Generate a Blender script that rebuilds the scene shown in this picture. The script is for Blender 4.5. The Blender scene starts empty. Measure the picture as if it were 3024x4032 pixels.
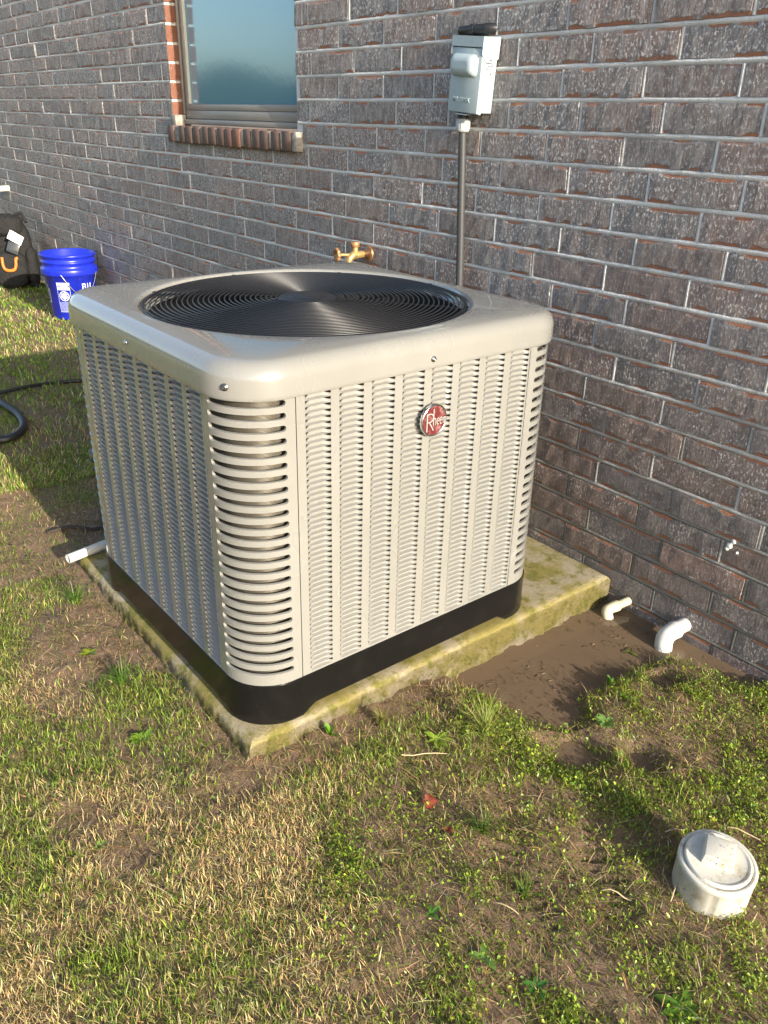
import bpy, bmesh, math, random
import numpy as np
from mathutils import Vector, Matrix
random.seed(7); rng = np.random.default_rng(11)
S = bpy.context.scene
COL = S.collection

# ---------------------------------------------------------------- camera
CAM = Vector((1.2200, -1.8180, 1.2753)); YAW, PITCH, ROLL, FPX = -0.895915, -0.450954, 0.023907, 3211.13
F = Vector((math.sin(YAW)*math.cos(PITCH), math.cos(YAW)*math.cos(PITCH), math.sin(PITCH)))
R0 = Vector((math.cos(YAW), -math.sin(YAW), 0)); U0 = R0.cross(F)
RR = R0*math.cos(ROLL)+U0*math.sin(ROLL); UU = -R0*math.sin(ROLL)+U0*math.cos(ROLL)
cam = bpy.data.cameras.new('camera'); camo = bpy.data.objects.new('camera', cam); COL.objects.link(camo)
cam.sensor_fit = 'HORIZONTAL'; cam.sensor_width = 36; cam.lens = 36*FPX/3024
cam.clip_start = 0.02; cam.clip_end = 600
m3 = Matrix((RR, UU, -F)).transposed()
camo.matrix_world = Matrix.Translation(CAM) @ m3.to_4x4()
S.camera = camo

# ---------------------------------------------------------------- light
SUN_EL, SUN_AZ = math.radians(18), math.radians(-1.5)     # azimuth measured from +x towards +y
to_sun = Vector((math.cos(SUN_EL)*math.cos(SUN_AZ), math.cos(SUN_EL)*math.sin(SUN_AZ), math.sin(SUN_EL)))
W = bpy.data.worlds.new("World"); S.world = W; W.use_nodes = True
nt = W.node_tree; nt.nodes.clear()
sky = nt.nodes.new('ShaderNodeTexSky'); sky.sky_type = 'NISHITA'; sky.sun_disc = False
sky.sun_elevation = SUN_EL; sky.sun_rotation = math.atan2(to_sun.x, to_sun.y); sky.altitude = 50
sky.air_density = 1.0; sky.dust_density = 2.0; sky.ozone_density = 1.0
bg = nt.nodes.new('ShaderNodeBackground'); bg.inputs['Strength'].default_value = 0.15
wo = nt.nodes.new('ShaderNodeOutputWorld')
nt.links.new(sky.outputs[0], bg.inputs[0]); nt.links.new(bg.outputs[0], wo.inputs[0])
sl = bpy.data.lights.new('sun', 'SUN'); sl.energy = 4.1; sl.angle = math.radians(0.55); sl.color = (1.0, 0.905, 0.765)
so = bpy.data.objects.new('sun', sl); COL.objects.link(so)
so.rotation_euler = to_sun.to_track_quat('Z', 'Y').to_euler(); so.location = (6, 0, 5)
S.view_settings.view_transform = 'Standard'; S.view_settings.look = 'None'
S.view_settings.exposure = 1.18; S.view_settings.gamma = 1; S.view_settings.use_curve_mapping = False

# ================================================================ helpers
def smooth01(t): t = np.clip(t, 0, 1); return t*t*(3-2*t)
def vnoise(x, y, sc, seed):
    x = np.asarray(x, float)*sc; y = np.asarray(y, float)*sc
    xi = np.floor(x).astype(np.int64); yi = np.floor(y).astype(np.int64); fx = x-xi; fy = y-yi
    fx = fx*fx*(3-2*fx); fy = fy*fy*(3-2*fy)
    def h(a, b):
        n = (a*374761393+b*668265263+seed*982451653) & 0x7fffffff
        n = ((n ^ (n >> 13))*1274126177) & 0x7fffffff
        n = n ^ (n >> 16)
        return (n & 0xffff)/65535.0
    return (h(xi, yi)*(1-fx)+h(xi+1, yi)*fx)*(1-fy)+(h(xi, yi+1)*(1-fx)+h(xi+1, yi+1)*fx)*fy
def fbm(x, y, sc, seed, o=4):
    s = 0; a = 1; t = 0
    for i in range(o):
        s = s+a*vnoise(x, y, sc*2**i, seed+i*17); t += a; a *= .5
    return s/t

class NT:
    """tiny node builder"""
    def __init__(s, name, disp=False):
        s.m = bpy.data.materials.new(name); s.m.use_nodes = True; s.t = s.m.node_tree; s.t.nodes.clear()
        s.out = s.n('ShaderNodeOutputMaterial')
    def n(s, typ, **kw):
        nd = s.t.nodes.new(typ)
        for k, v in kw.items(): setattr(nd, k, v)
        return nd
    def l(s, a, b): s.t.links.new(a, b)
    def setin(s, nd, key, v):
        if isinstance(v, bpy.types.NodeSocket): s.l(v, nd.inputs[key])
        else: nd.inputs[key].default_value = v
    def math(s, op, a, b=0.0, c=0.0, clamp=False):
        nd = s.n('ShaderNodeMath', operation=op, use_clamp=clamp)
        s.setin(nd, 0, a); s.setin(nd, 1, b); s.setin(nd, 2, c); return nd.outputs[0]
    def mix(s, f, a, b, typ='MIX'):
        nd = s.n('ShaderNodeMix', data_type='RGBA', blend_type=typ)
        s.setin(nd, 0, f)
        for k, v in ((6, a), (7, b)):
            if isinstance(v, tuple) and len(v) == 3: v = v+(1,)
            s.setin(nd, k, v)
        return nd.outputs[2]
    def noise(s, vec, scale, detail=4, rough=.55, dist=0.0):
        nd = s.n('ShaderNodeTexNoise'); nd.inputs['Scale'].default_value = scale; nd.inputs['Detail'].default_value = detail
        nd.inputs['Roughness'].default_value = rough; nd.inputs['Distortion'].default_value = dist
        if vec is not None: s.l(vec, nd.inputs['Vector'])
        return nd.outputs[0]
    def ramp(s, v, a, b, ca=0.0, cb=1.0):
        nd = s.n('ShaderNodeMapRange', interpolation_type='SMOOTHSTEP'); s.setin(nd, 0, v)
        nd.inputs[1].default_value = a; nd.inputs[2].default_value = b; nd.inputs[3].default_value = ca; nd.inputs[4].default_value = cb
        return nd.outputs[0]
    def mapping(s, vec, scale=(1, 1, 1), loc=(0, 0, 0)):
        nd = s.n('ShaderNodeMapping'); s.l(vec, nd.inputs[0]); nd.inputs['Scale'].default_value = scale; nd.inputs['Location'].default_value = loc
        return nd.outputs[0]
    def obj(s): return s.n('ShaderNodeTexCoord').outputs['Object']
    def pos(s): return s.n('ShaderNodeNewGeometry').outputs['Position']
    def bump(s, h, strength=.5, dist=.002, normal=None):
        nd = s.n('ShaderNodeBump'); nd.inputs['Strength'].default_value = strength; nd.inputs['Distance'].default_value = dist
        s.l(h, nd.inputs['Height'])
        if normal is not None: s.l(normal, nd.inputs['Normal'])
        return nd.outputs[0]
    def bsdf(s, col, rough=.5, metal=0.0, spec=.5, normal=None, coat=0.0, coat_r=.05, link=True):
        b = s.n('ShaderNodeBsdfPrincipled')
        if isinstance(col, tuple) and len(col) == 3: col = col+(1,)
        s.setin(b, 'Base Color', col); s.setin(b, 'Roughness', rough); s.setin(b, 'Metallic', metal)
        s.setin(b, 'Specular IOR Level', spec); s.setin(b, 'Coat Weight', coat); s.setin(b, 'Coat Roughness', coat_r)
        if normal is not None: s.l(normal, b.inputs['Normal'])
        if link: s.l(b.outputs[0], s.out.inputs[0])
        return b

class MB:
    """collects faces into one mesh"""
    def __init__(s): s.v = []; s.f = []; s.mi = []; s.sm = []
    def add(s, vs, fs, mi=0, smooth=False):
        o = len(s.v); s.v += [tuple(v) for v in vs]
        for f in fs: s.f.append(tuple(i+o for i in f)); s.mi.append(mi); s.sm.append(smooth)
    def box(s, x0, x1, y0, y1, z0, z1, mi=0):
        v = [(x, y, z) for x in (x0, x1) for y in (y0, y1) for z in (z0, z1)]
        s.add(v, [(0, 1, 3, 2), (4, 6, 7, 5), (0, 4, 5, 1), (2, 3, 7, 6), (0, 2, 6, 4), (1, 5, 7, 3)], mi)
    def loft(s, rings, closed=True, cap0=False, cap1=False, mi=0, smooth=True):
        n = len(rings[0]); vs = [p for r in rings for p in r]; fs = []
        for i in range(len(rings)-1):
            for j in range(n if closed else n-1):
                k = (j+1) % n; fs.append((i*n+j, i*n+k, (i+1)*n+k, (i+1)*n+j))
        s.add(vs, fs, mi, smooth)
        if cap0: s.add(rings[0], [tuple(reversed(range(n)))], mi)
        if cap1: s.add(rings[-1], [tuple(range(n))], mi)
    def lathe(s, prof, n=32, origin=(0, 0, 0), mi=0, cap0=False, cap1=False, axis='z'):
        rings = []
        for r, z in prof:
            ring = []
            for j in range(n):
                a = 2*math.pi*j/n; p = (r*math.cos(a), r*math.sin(a), z)
                if axis == 'x': p = (z, p[0], p[1])
                if axis == 'y': p = (p[1], z, p[0])
                ring.append((p[0]+origin[0], p[1]+origin[1], p[2]+origin[2]))
            rings.append(ring)
        s.loft(rings, True, cap0, cap1, mi)
    def tube(s, pts, r, n=8, mi=0, caps=True):
        pts = [Vector(p) for p in pts]; rs = r if isinstance(r, (list, tuple)) else [r]*len(pts)
        rings = []; prev = None
        for i, p in enumerate(pts):
            t = (pts[min(i+1, len(pts)-1)]-pts[max(i-1, 0)]).normalized()
            if prev is None:
                a = t.orthogonal().normalized()
            else:
                a = (prev-t*prev.dot(t)).normalized()
            prev = a; b = t.cross(a)
            rings.append([p+(a*math.cos(q)+b*math.sin(q))*rs[i] for q in [2*math.pi*k/n for k in range(n)]])
        s.loft(rings, True, caps, caps, mi)
    def build(s, name, mats, parent=None, loc=None):
        me = bpy.data.meshes.new(name); me.from_pydata(s.v, [], s.f); 
        for m in (mats if isinstance(mats, (list, tuple)) else [mats]): me.materials.append(m)
        me.polygons.foreach_set('material_index', s.mi); me.polygons.foreach_set('use_smooth', s.sm); me.update()
        o = bpy.data.objects.new(name, me); COL.objects.link(o)
        if parent: o.parent = parent
        if loc: o.location = loc
        return o
def recalc(o):
    bm = bmesh.new(); bm.from_mesh(o.data); bmesh.ops.recalc_face_normals(bm, faces=bm.faces); bm.to_mesh(o.data); bm.free(); return o
def weld(o, d=1e-5):
    bm = bmesh.new(); bm.from_mesh(o.data); bmesh.ops.remove_doubles(bm, verts=bm.verts, dist=d); bmesh.ops.recalc_face_normals(bm, faces=bm.faces); bm.to_mesh(o.data); bm.free(); return o
def bevel(o, w, seg=2, ang=35):
    bm = bmesh.new(); bm.from_mesh(o.data)
    bmesh.ops.remove_doubles(bm, verts=bm.verts, dist=1e-5); bmesh.ops.recalc_face_normals(bm, faces=bm.faces)
    es = [e for e in bm.edges if len(e.link_faces) == 2 and e.calc_face_angle(0) > math.radians(ang)]
    bmesh.ops.bevel(bm, geom=es, offset=w, segments=seg, affect='EDGES', profile=.5)
    for f in bm.faces: f.smooth = True
    bm.to_mesh(o.data); bm.free(); 
    return o
def empty(name, loc, label, cat, group=None, rot=(0, 0, 0)):
    o = bpy.data.objects.new(name, None); o.empty_display_size = .05; COL.objects.link(o); o.location = loc; o.rotation_euler = rot
    return tag(o, label, cat, group)
def tag(o, label=None, cat=None, group=None, kind=None):
    if label: o['label'] = label
    if cat: o['category'] = cat
    if group: o['group'] = group
    if kind: o['kind'] = kind
    return o
def copy(o, parent, **kw):
    c = o.copy(); COL.objects.link(c); c.parent = parent
    for k, v in kw.items(): setattr(c, k, v)
    return c
def catmull(pts, n=6):
    P = [Vector(p) for p in pts]; out = []
    for i in range(len(P)-1):
        a, b, c, d = P[max(i-1, 0)], P[i], P[i+1], P[min(i+2, len(P)-1)]
        for k in range(n):
            t = k/n; out.append(.5*((2*b)+(c-a)*t+(2*a-5*b+4*c-d)*t*t+(3*b-a-3*c+d)*t**3))
    return out+[P[-1]]
def text_mesh(txt, size, name, mat, parent, extrude=0.0, bold=0.0):
    cu = bpy.data.curves.new(name, 'FONT'); cu.body = txt; cu.size = size; cu.extrude = extrude; cu.align_x = 'CENTER'; cu.align_y = 'CENTER'; cu.offset = bold
    cu.resolution_u = 4
    to = bpy.data.objects.new(name, cu); COL.objects.link(to)
    dg = bpy.context.evaluated_depsgraph_get(); me = bpy.data.meshes.new_from_object(to.evaluated_get(dg))
    bpy.data.objects.remove(to); me.materials.clear(); me.materials.append(mat)
    o = bpy.data.objects.new(name, me); COL.objects.link(o); o.parent = parent
    return o

# ================================================================ materials
def mat_simple(name, col, rough=.5, metal=0., spec=.5, bs=0, bscale=200, coat=0., var=0., vscale=30):
    k = NT(name); c = col
    p = k.obj()
    if var:
        f = k.noise(p, vscale, 5, .6); c = k.mix(k.ramp(f, .3, .7), tuple(x*(1-var) for x in col), tuple(min(1, x*(1+var)) for x in col))
    nrm = k.bump(k.noise(p, bscale, 4), bs, .001) if bs else None
    k.bsdf(c, rough, metal, spec, nrm, coat); return k.m

# painted steel of the unit: faint dust, smudges
def mat_paint():
    k = NT('beige_paint'); p = k.obj()
    n1 = k.noise(p, 3.5, 5, .6); n2 = k.noise(p, 60, 3)
    sm = k.noise(k.mapping(p, (5, 5, 3)), 1.6, 3, .55, .3)
    c = k.mix(k.ramp(n1, .35, .7), (.214, .215, .201), (.238, .238, .223))
    c = k.mix(k.math('MULTIPLY', k.ramp(n2, .62, .8), .25), c, (.20, .19, .165))
    spk = k.noise(p, 260, 2, .5)
    c = k.mix(k.math('MULTIPLY', k.ramp(spk, .74, .78), .55), c, (.16, .12, .08))
    r = k.math('ADD', k.ramp(sm, .45, .85, .0, .10), .26)
    k.bsdf(c, r, 0, .5, k.bump(k.noise(p, 35, 2), .03, .002), .9, .03); return k.m
M_paint = mat_paint()
M_black = None
def mat_blackpan():
    k = NT('black_pan_plastic'); p = k.obj()
    sc = k.noise(k.mapping(p, (1, 1, 6)), 55, 4, .6, .5)
    d = k.noise(p, 14, 5, .65)
    c = k.mix(k.ramp(sc, .70, .76), (.007, .007, .007), (.10, .095, .088))
    c = k.mix(k.math('MULTIPLY', k.ramp(d, .5, .75), .2), c, (.018, .019, .015))
    k.bsdf(c, k.ramp(d, .3, .7, .14, .26), 0, .3, k.bump(k.noise(p, 120, 3), .05, .001)); return k.m
M_black = mat_blackpan()
M_wire = mat_simple('black_wire_coating', (.012, .013, .016), .33, 0, .5)
M_dark = mat_simple('dark_interior', (.012, .012, .013), .6)
M_steel = mat_simple('zinc_screw', (.42, .42, .40), .32, 1.)
M_dscrew = mat_simple('dark_screw', (.16, .16, .155), .35, .8)
def mat_coil():
    k = NT('coil_fins'); p = k.obj()
    w = k.n('ShaderNodeTexWave', wave_type='BANDS', bands_direction='Z'); k.l(p, w.inputs[0]); w.inputs['Scale'].default_value = 130; w.inputs['Distortion'].default_value = .3
    n = k.noise(k.mapping(p, (40, 40, 300)), 4, 3)
    c = k.mix(n, (.05, .045, .034), (.15, .13, .095))
    c = k.mix(k.math('MULTIPLY', w.outputs[1], .6), c, (.03, .027, .02))
    k.bsdf(c, .45, .35, .5, k.bump(w.outputs[1], .5, .001)); return k.m
M_coil = mat_coil()

def mat_brick():
    k = NT('dark_brick')
    uv = k.n('ShaderNodeUVMap').outputs[0]
    r1 = k.n('ShaderNodeObjectInfo').outputs['Random']
    at = k.n('ShaderNodeAttribute', attribute_name='brnd').outputs['Fac']
    rnd = k.math('FRACT', k.math('ADD', r1, at))
    off = k.n('ShaderNodeCombineXYZ'); k.l(k.math('MULTIPLY', rnd, 37.0), off.inputs[0]); k.l(k.math('MULTIPLY', rnd, 91.0), off.inputs[1])
    va = k.n('ShaderNodeVectorMath', operation='ADD'); k.l(uv, va.inputs[0]); k.l(off.outputs[0], va.inputs[1]); P = va.outputs[0]
    rb = k.math('FRACT', k.math('MULTIPLY', rnd, 13.7)); rc = k.math('FRACT', k.math('MULTIPLY', rnd, 57.3))
    c = k.mix(k.ramp(rb, .25, .75), (.235, .172, .148), (.205, .180, .172))
    c = k.mix(k.ramp(rc, .80, .9), c, (.28, .195, .165))
    n1 = k.noise(P, 22, 6, .65)
    c = k.mix(k.ramp(n1, .35, .7), c, k.mix(.55, c, (.085, .075, .072)))
    st = k.noise(k.mapping(P, (240, 26, 1)), 1, 4, .6)                       # vertical drag marks
    c = k.mix(k.math('MULTIPLY', k.ramp(st, .45, .65), .30), c, (.36, .325, .305))
    c = k.mix(k.math('MULTIPLY', k.ramp(st, .42, .30), .5), c, (.05, .043, .04))
    ef = k.noise(k.mapping(P, (170, 95, 1)), 1, 5, .7)                       # pale bloom
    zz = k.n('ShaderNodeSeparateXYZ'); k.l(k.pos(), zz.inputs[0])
    big = k.noise(k.pos(), 1.7, 4, .6)                                       # patchiness of the lime bloom
    bloom_light = k.ramp(k.math('ADD', k.math('MULTIPLY', zz.outputs[2], .42), k.math('ADD', k.math('MULTIPLY', zz.outputs[0], -.07), big)), .62, 1.15)  # lime bloom, plus the wall's brighter upper left painted into the brick
    amt = k.math('ADD', k.math('MULTIPLY', k.ramp(k.noise(P, 7.5, 3), .40, .66), .75), k.math('MULTIPLY', bloom_light, .75))
    c = k.mix(k.math('MULTIPLY', bloom_light, k.ramp(k.noise(k.mapping(P, (60, 16, 1)), 1, 4, .65), .38, .68, .0, .45)), c, (.50, .475, .455))
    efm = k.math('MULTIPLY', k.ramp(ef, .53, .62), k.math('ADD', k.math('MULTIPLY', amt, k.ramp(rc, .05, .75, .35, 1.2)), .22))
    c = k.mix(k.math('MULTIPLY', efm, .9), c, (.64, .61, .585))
    pit = k.noise(P, 330, 3, .6); c = k.mix(k.math('MULTIPLY', k.ramp(pit, .38, .30), .7), c, (.018, .016, .016))
    chip = k.n('ShaderNodeAttribute', attribute_name='chip').outputs['Fac']
    cn = k.noise(P, 95, 5, .65)
    cm = k.ramp(k.math('ADD', chip, k.math('MULTIPLY', k.math('SUBTRACT', cn, .5), 1.1)), .46, .54)
    cc = k.mix(k.noise(P, 130, 3), (.26, .105, .06), (.42, .20, .12))
    c = k.mix(k.math('MULTIPLY', cm, k.ramp(rb, .0, .5, .55, 1.0)), c, cc)
    h = k.math('ADD', k.math('MULTIPLY', st, .6), k.math('ADD', k.math('MULTIPLY', ef, .5), k.math('MULTIPLY', cm, -1.1)))
    h = k.math('ADD', h, k.math('MULTIPLY', k.ramp(pit, .40, .28), -.5))
    k.bsdf(c, .72, 0, .35, k.bump(h, .8, .0022)); return k.m
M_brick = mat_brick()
def mat_redclay():
    k = NT('red_clay'); p = k.obj()
    n = k.noise(p, 40, 5, .65)
    c = k.mix(n, (.14, .058, .038), (.25, .11, .07))
    e = k.noise(k.mapping(p, (60, 60, 20)), 1.3, 5, .7); c = k.mix(k.math('MULTIPLY', k.ramp(e, .56, .72), .6), c, (.48, .43, .39))
    k.bsdf(c, .8, 0, .3, k.bump(k.noise(p, 160, 4), .5, .0015)); return k.m
M_clay = mat_redclay()
def mat_sillbrick():
    k = NT('brown_sill_brick'); p = k.pos(); r = k.n('ShaderNodeObjectInfo').outputs['Random']
    n = k.noise(p, 60, 5, .65)
    c = k.mix(n, (.10, .066, .052), (.18, .118, .095)); c = k.mix(k.math('MULTIPLY', k.ramp(r, .6, .9), .6), c, (.23, .10, .065))
    e = k.noise(k.mapping(p, (90, 90, 40)), 1, 5, .7); c = k.mix(k.math('MULTIPLY', k.ramp(e, .6, .75), .5), c, (.36, .33, .31))
    k.bsdf(c, .75, 0, .35, k.bump(k.noise(p, 220, 4), .5, .0015)); return k.m
M_sill = mat_sillbrick()
def mat_mortar():
    k = NT('grey_mortar'); p = k.pos()
    n = k.noise(p, 45, 6, .7); n2 = k.noise(p, 4, 3)
    c = k.mix(n, (.54, .53, .51), (.80, .795, .77))
    c = k.mix(k.ramp(n2, .35, .75), c, k.mix(.5, c, (.30, .29, .26)))
    # splash-back dirt, carried further up to paint in the lower wall's shade
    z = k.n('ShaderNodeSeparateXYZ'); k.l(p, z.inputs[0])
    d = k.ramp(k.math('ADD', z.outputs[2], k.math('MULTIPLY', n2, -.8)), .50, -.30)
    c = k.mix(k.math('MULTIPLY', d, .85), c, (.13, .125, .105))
    k.bsdf(c, 1.0, 0, .0, k.bump(k.math('ADD', n, k.math('MULTIPLY', k.noise(p, 300, 3), .4)), .9, .004)); return k.m
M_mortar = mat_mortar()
M_silljoint = mat_simple('sill_cement', (.30, .28, .24), .9, 0, .2, .6, 120, 0, .3, 60)
def mat_concrete():
    k = NT('mossy_concrete'); p = k.pos()
    n = k.noise(p, 7, 6, .68); f = k.noise(p, 160, 4, .7); g = k.noise(p, 28, 5, .7); x = k.noise(p, 420, 3, .6)
    c = k.mix(f, (.25, .21, .14), (.47, .41, .30))
    c = k.mix(k.ramp(n, .36, .58), c, k.mix(g, (.19, .155, .04), (.31, .26, .085)))
    c = k.mix(k.math('MULTIPLY', k.ramp(g, .48, .66), .75), c, (.115, .125, .018))
    c = k.mix(k.math('MULTIPLY', k.ramp(x, .36, .28), .7), c, (.07, .058, .03))
    zz = k.n('ShaderNodeSeparateXYZ'); k.l(k.n('ShaderNodeNewGeometry').outputs['Normal'], zz.inputs[0])
    side = k.ramp(k.math('ABSOLUTE', zz.outputs[2]), .75, .25)
    h = k.math('ADD', k.math('MULTIPLY', f, .5), k.math('MULTIPLY', k.math('MULTIPLY', k.noise(p, 75, 6, .7), side), 4.0))
    k.bsdf(c, .8, 0, .35, k.bump(k.math('ADD', h, k.math('MULTIPLY', x, .25)), 1.0, .008)); return k.m
M_conc = mat_concrete()
def mat_soil():
    k = NT('wet_soil'); p = k.pos()
    n = k.noise(p, 3.5, 6, .65); f = k.noise(p, 60, 6, .7); g = k.noise(p, 260, 4, .7)
    c = k.mix(f, (.10, .066, .040), (.33, .215, .135))
    c = k.mix(k.ramp(n, .48, .72), c, k.mix(f, (.21, .12, .072), (.42, .265, .17)))
    c = k.mix(k.math('MULTIPLY', k.ramp(k.noise(p, 14, 5, .7), .5, .64), .55), c, (.075, .078, .020))
    s = k.noise(k.mapping(p, (90, 260, 90)), 1, 4, .7, 1.5); c = k.mix(k.math('MULTIPLY', k.ramp(s, .62, .72), .55), c, (.33, .245, .125))
    k.bsdf(c, k.ramp(n, .3, .7, .55, .85), 0, .4, k.bump(k.math('ADD', f, k.math('MULTIPLY', g, .5)), .9, .012)); return k.m
M_soil = mat_soil()
def mat_water():
    k = NT('muddy_water'); p = k.pos()
    n = k.noise(p, 6, 4); c = k.mix(n, (.175, .122, .078), (.205, .146, .095))
    nr = k.bump(k.noise(p, 12, 2), .012, .002)
    b = k.bsdf(c, .03, 0, .5, nr, link=False); b.inputs['IOR'].default_value = 1.33
    tr = k.n('ShaderNodeBsdfTransparent'); tr.inputs[0].default_value = (.62, .45, .28, 1)
    mx = k.n('ShaderNodeMixShader'); mx.inputs[0].default_value = .80
    k.l(tr.outputs[0], mx.inputs[1]); k.l(b.outputs[0], mx.inputs[2]); k.l(mx.outputs[0], k.out.inputs[0]); return k.m
M_water = mat_water()
def mat_leafy(name, rough=.45, trans=.35, spec=.35):
    k = NT(name)
    a = k.n('ShaderNodeVertexColor', layer_name='Col').outputs[0]
    b = k.bsdf(a, rough, 0, spec, link=False)
    t = k.n('ShaderNodeBsdfTranslucent'); k.l(k.mix(.35, a, (.30, .36, .04), 'MIX'), t.inputs[0])
    mx = k.n('ShaderNodeMixShader'); mx.inputs[0].default_value = trans
    k.l(b.outputs[0], mx.inputs[1]); k.l(t.outputs[0], mx.inputs[2]); k.l(mx.outputs[0], k.out.inputs[0]); return k.m
M_grass = mat_leafy('grass_blades', .4, .32)
M_dry = mat_leafy('dry_blades', .6, .15, .25)
M_weed = mat_leafy('weed_leaves', .38, .34, .45)
M_pvc = None
def mat_pvc(name, col, dirt=.4, dcol=(.30, .24, .13)):
    k = NT(name); p = k.obj(); n = k.noise(p, 26, 6, .7); s = k.noise(p, 190, 3, .6)
    c = k.mix(k.math('MULTIPLY', k.ramp(n, .48, .72), dirt), col, dcol)
    c = k.mix(k.math('MULTIPLY', k.ramp(s, .64, .72), dirt*1.3, clamp=True), c, (.10, .085, .04))
    k.bsdf(c, .38, 0, .5, k.bump(s, .1, .001)); return k.m
M_pvc = mat_pvc('white_pvc', (.60, .60, .57), .35)
M_pvcc = mat_pvc('cream_pvc', (.56, .52, .37), .4)
M_clean = mat_pvc('dirty_white_pvc', (.56, .55, .49), .75, (.30, .235, .12))
M_box = mat_simple('light_grey_enamel', (.36, .435, .46), .42, 0, .45, .05, 60, 0, .05, 14)
M_conduit = mat_simple('grey_conduit', (.045, .047, .05), .5)
M_fit = mat_simple('grey_fitting', (.36, .38, .39), .45)
M_rubber = mat_simple('black_rubber', (.018, .018, .019), .42)
M_brass = mat_simple('brass', (.42, .28, .11), .45, .55, .5, .3, 120, 0, .25, 40)
M_handle = mat_simple('aged_bronze_paint', (.42, .22, .10), .45, .4, .5, .3, 120, 0, .3, 60)
M_frame = mat_simple('tan_window_frame', (.27, .245, .215), .38, 0, .5, .04, 40, 0, .04, 8)
def mat_glass():
    k = NT('obscure_glass'); p = k.pos()
    h = k.noise(k.mapping(p, (1, 1, .55)), 70, 3, .5)
    b = k.bsdf((.15, .30, .36), .10, 0, 1.0, k.bump(h, .035, .004)); b.inputs['IOR'].default_value = 1.9; b.inputs['Specular Tint'].default_value = (.62, .80, 1.0, 1)
    return k.m
M_glass = mat_glass()
M_blue = mat_simple('blue_bucket_plastic', (.012, .026, .47), .32, 0, .5, .04, 80, 0, .15, 25)
M_white = mat_simple('white_print', (.78, .80, .85), .45)
M_whitefaint = mat_simple('worn_white_print', (.42, .46, .66), .5)
M_bag = None
def mat_bag():
    k = NT('black_bag_fabric'); p = k.obj(); n = k.noise(p, 9, 5, .6, 1.2); w = k.noise(p, 500, 2)
    c = k.mix(n, (.007, .0068, .0066), (.022, .021, .020))
    k.bsdf(c, .75, 0, .4, k.bump(k.math('ADD', n, k.math('MULTIPLY', w, .1)), .8, .03)); return k.m
M_bag = mat_bag()
M_orange = mat_simple('orange_handle', (.75, .19, .025), .5)
M_red = None
def mat_badge():
    k = NT('badge_red'); p = k.obj(); n = k.noise(p, 70, 5, .7)
    k.bsdf(k.mix(k.ramp(n, .48, .66), (.20, .040, .042), (.42, .24, .22)), .12, .45, .6, None, .6); return k.m  # pale blotches put the badge's glare into its red
M_red = mat_badge()
M_chrome = mat_simple('bright_metal', (.75, .75, .74), .18, 1.)
M_stone = mat_simple('grey_block', (.22, .20, .17), .85, 0, .3, .5, 90, 0, .3, 60)
M_rootbark = mat_simple('dark_bark', (.05, .04, .032), .85, 0, .3, .6, 160, 0, .3, 80)
M_leaf = mat_simple('red_dead_leaf', (.15, .030, .014), .6, 0, .4, .3, 150, 0, .4, 60)
M_straw = mat_simple('pale_straw', (.50, .40, .23), .6)
M_splat = mat_simple('white_spatter', (.75, .76, .74), .8)
M_red_print = mat_simple('red_print', (.50, .05, .05), .5)
M_grey_print = mat_simple('grey_print', (.16, .16, .17), .5)

# ================================================================ ground
PUD = []
def ground_z(x, y):
    x = np.asarray(x, float); y = np.asarray(y, float)
    g = .026+.119*smooth01((-.9-x)/2.7)+.020*smooth01((-y-.45)/.6)*(x > -9)
    dist = np.hypot(x-1.0, y+1.0)
    g = g+(fbm(x, y, 2.2, 3)-.5)*.020*smooth01((dist+.2)/.8)+(fbm(x, y, 11, 5)-.5)*.016+(fbm(x, y, 38, 9, 3)-.5)*.010
    # bowl of the puddle beside the pad and along the wall
    def rect(x0, x1, y0, y1):
        dx = np.maximum(np.maximum(x0-x, x-x1), 0); dy = np.maximum(np.maximum(y0-y, y-y1), 0); return np.hypot(dx, dy)
    w = (fbm(x, y, 7, 21)-.5)*.16
    d1 = rect(-.2, .19, -.52, .2)+w*.7; d2 = rect(-.2, .46, -.035, .3)+w*.35
    D = np.maximum(smooth01((.16-d1)/.16), smooth01((.10-d2)/.11))
    for (cx, cy, r, s) in ((.40, -.60, .10, .52), (.27, -.53, .10, .62), (.50, -.50, .06, .45), (.36, -.22, .05, .5)):
        D = np.maximum(D, s*smooth01(1.25-np.hypot(x-cx, y-cy)/r+w*3))
    g = g-.085*D
    # trodden mud beside the clean-out: shallow boot print ridges
    for (cx, cy, an, le, wi) in ((.66, -.83, -.6, .13, .045), (.50, -.93, -.9, .12, .045), (.62, -.98, -.3, .10, .04)):
        u = (x-cx)*math.cos(an)+(y-cy)*math.sin(an); v = -(x-cx)*math.sin(an)+(y-cy)*math.cos(an)
        m = smooth01(1.3-np.sqrt((u/le)**2+(v/wi)**2))
        g = g-m*(.010+.005*np.sin(u*260))
    return g
def axis_lines(lo, hi, step, far, n):
    core = np.arange(lo, hi, step)
    e = np.geomspace(step*1.2, far, n); return np.concatenate([lo-e[::-1], core, hi-step+e])
gx = axis_lines(-1.7, 1.45, .0105, 220, 75); gy = axis_lines(-2.1, .05, .0105, 220, 70)
GX, GY = np.meshgrid(gx, gy, indexing='ij'); GZ = ground_z(GX, GY)
GZ = np.where(np.hypot(GX, GY) > 20, GZ*0+.13, GZ)
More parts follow.
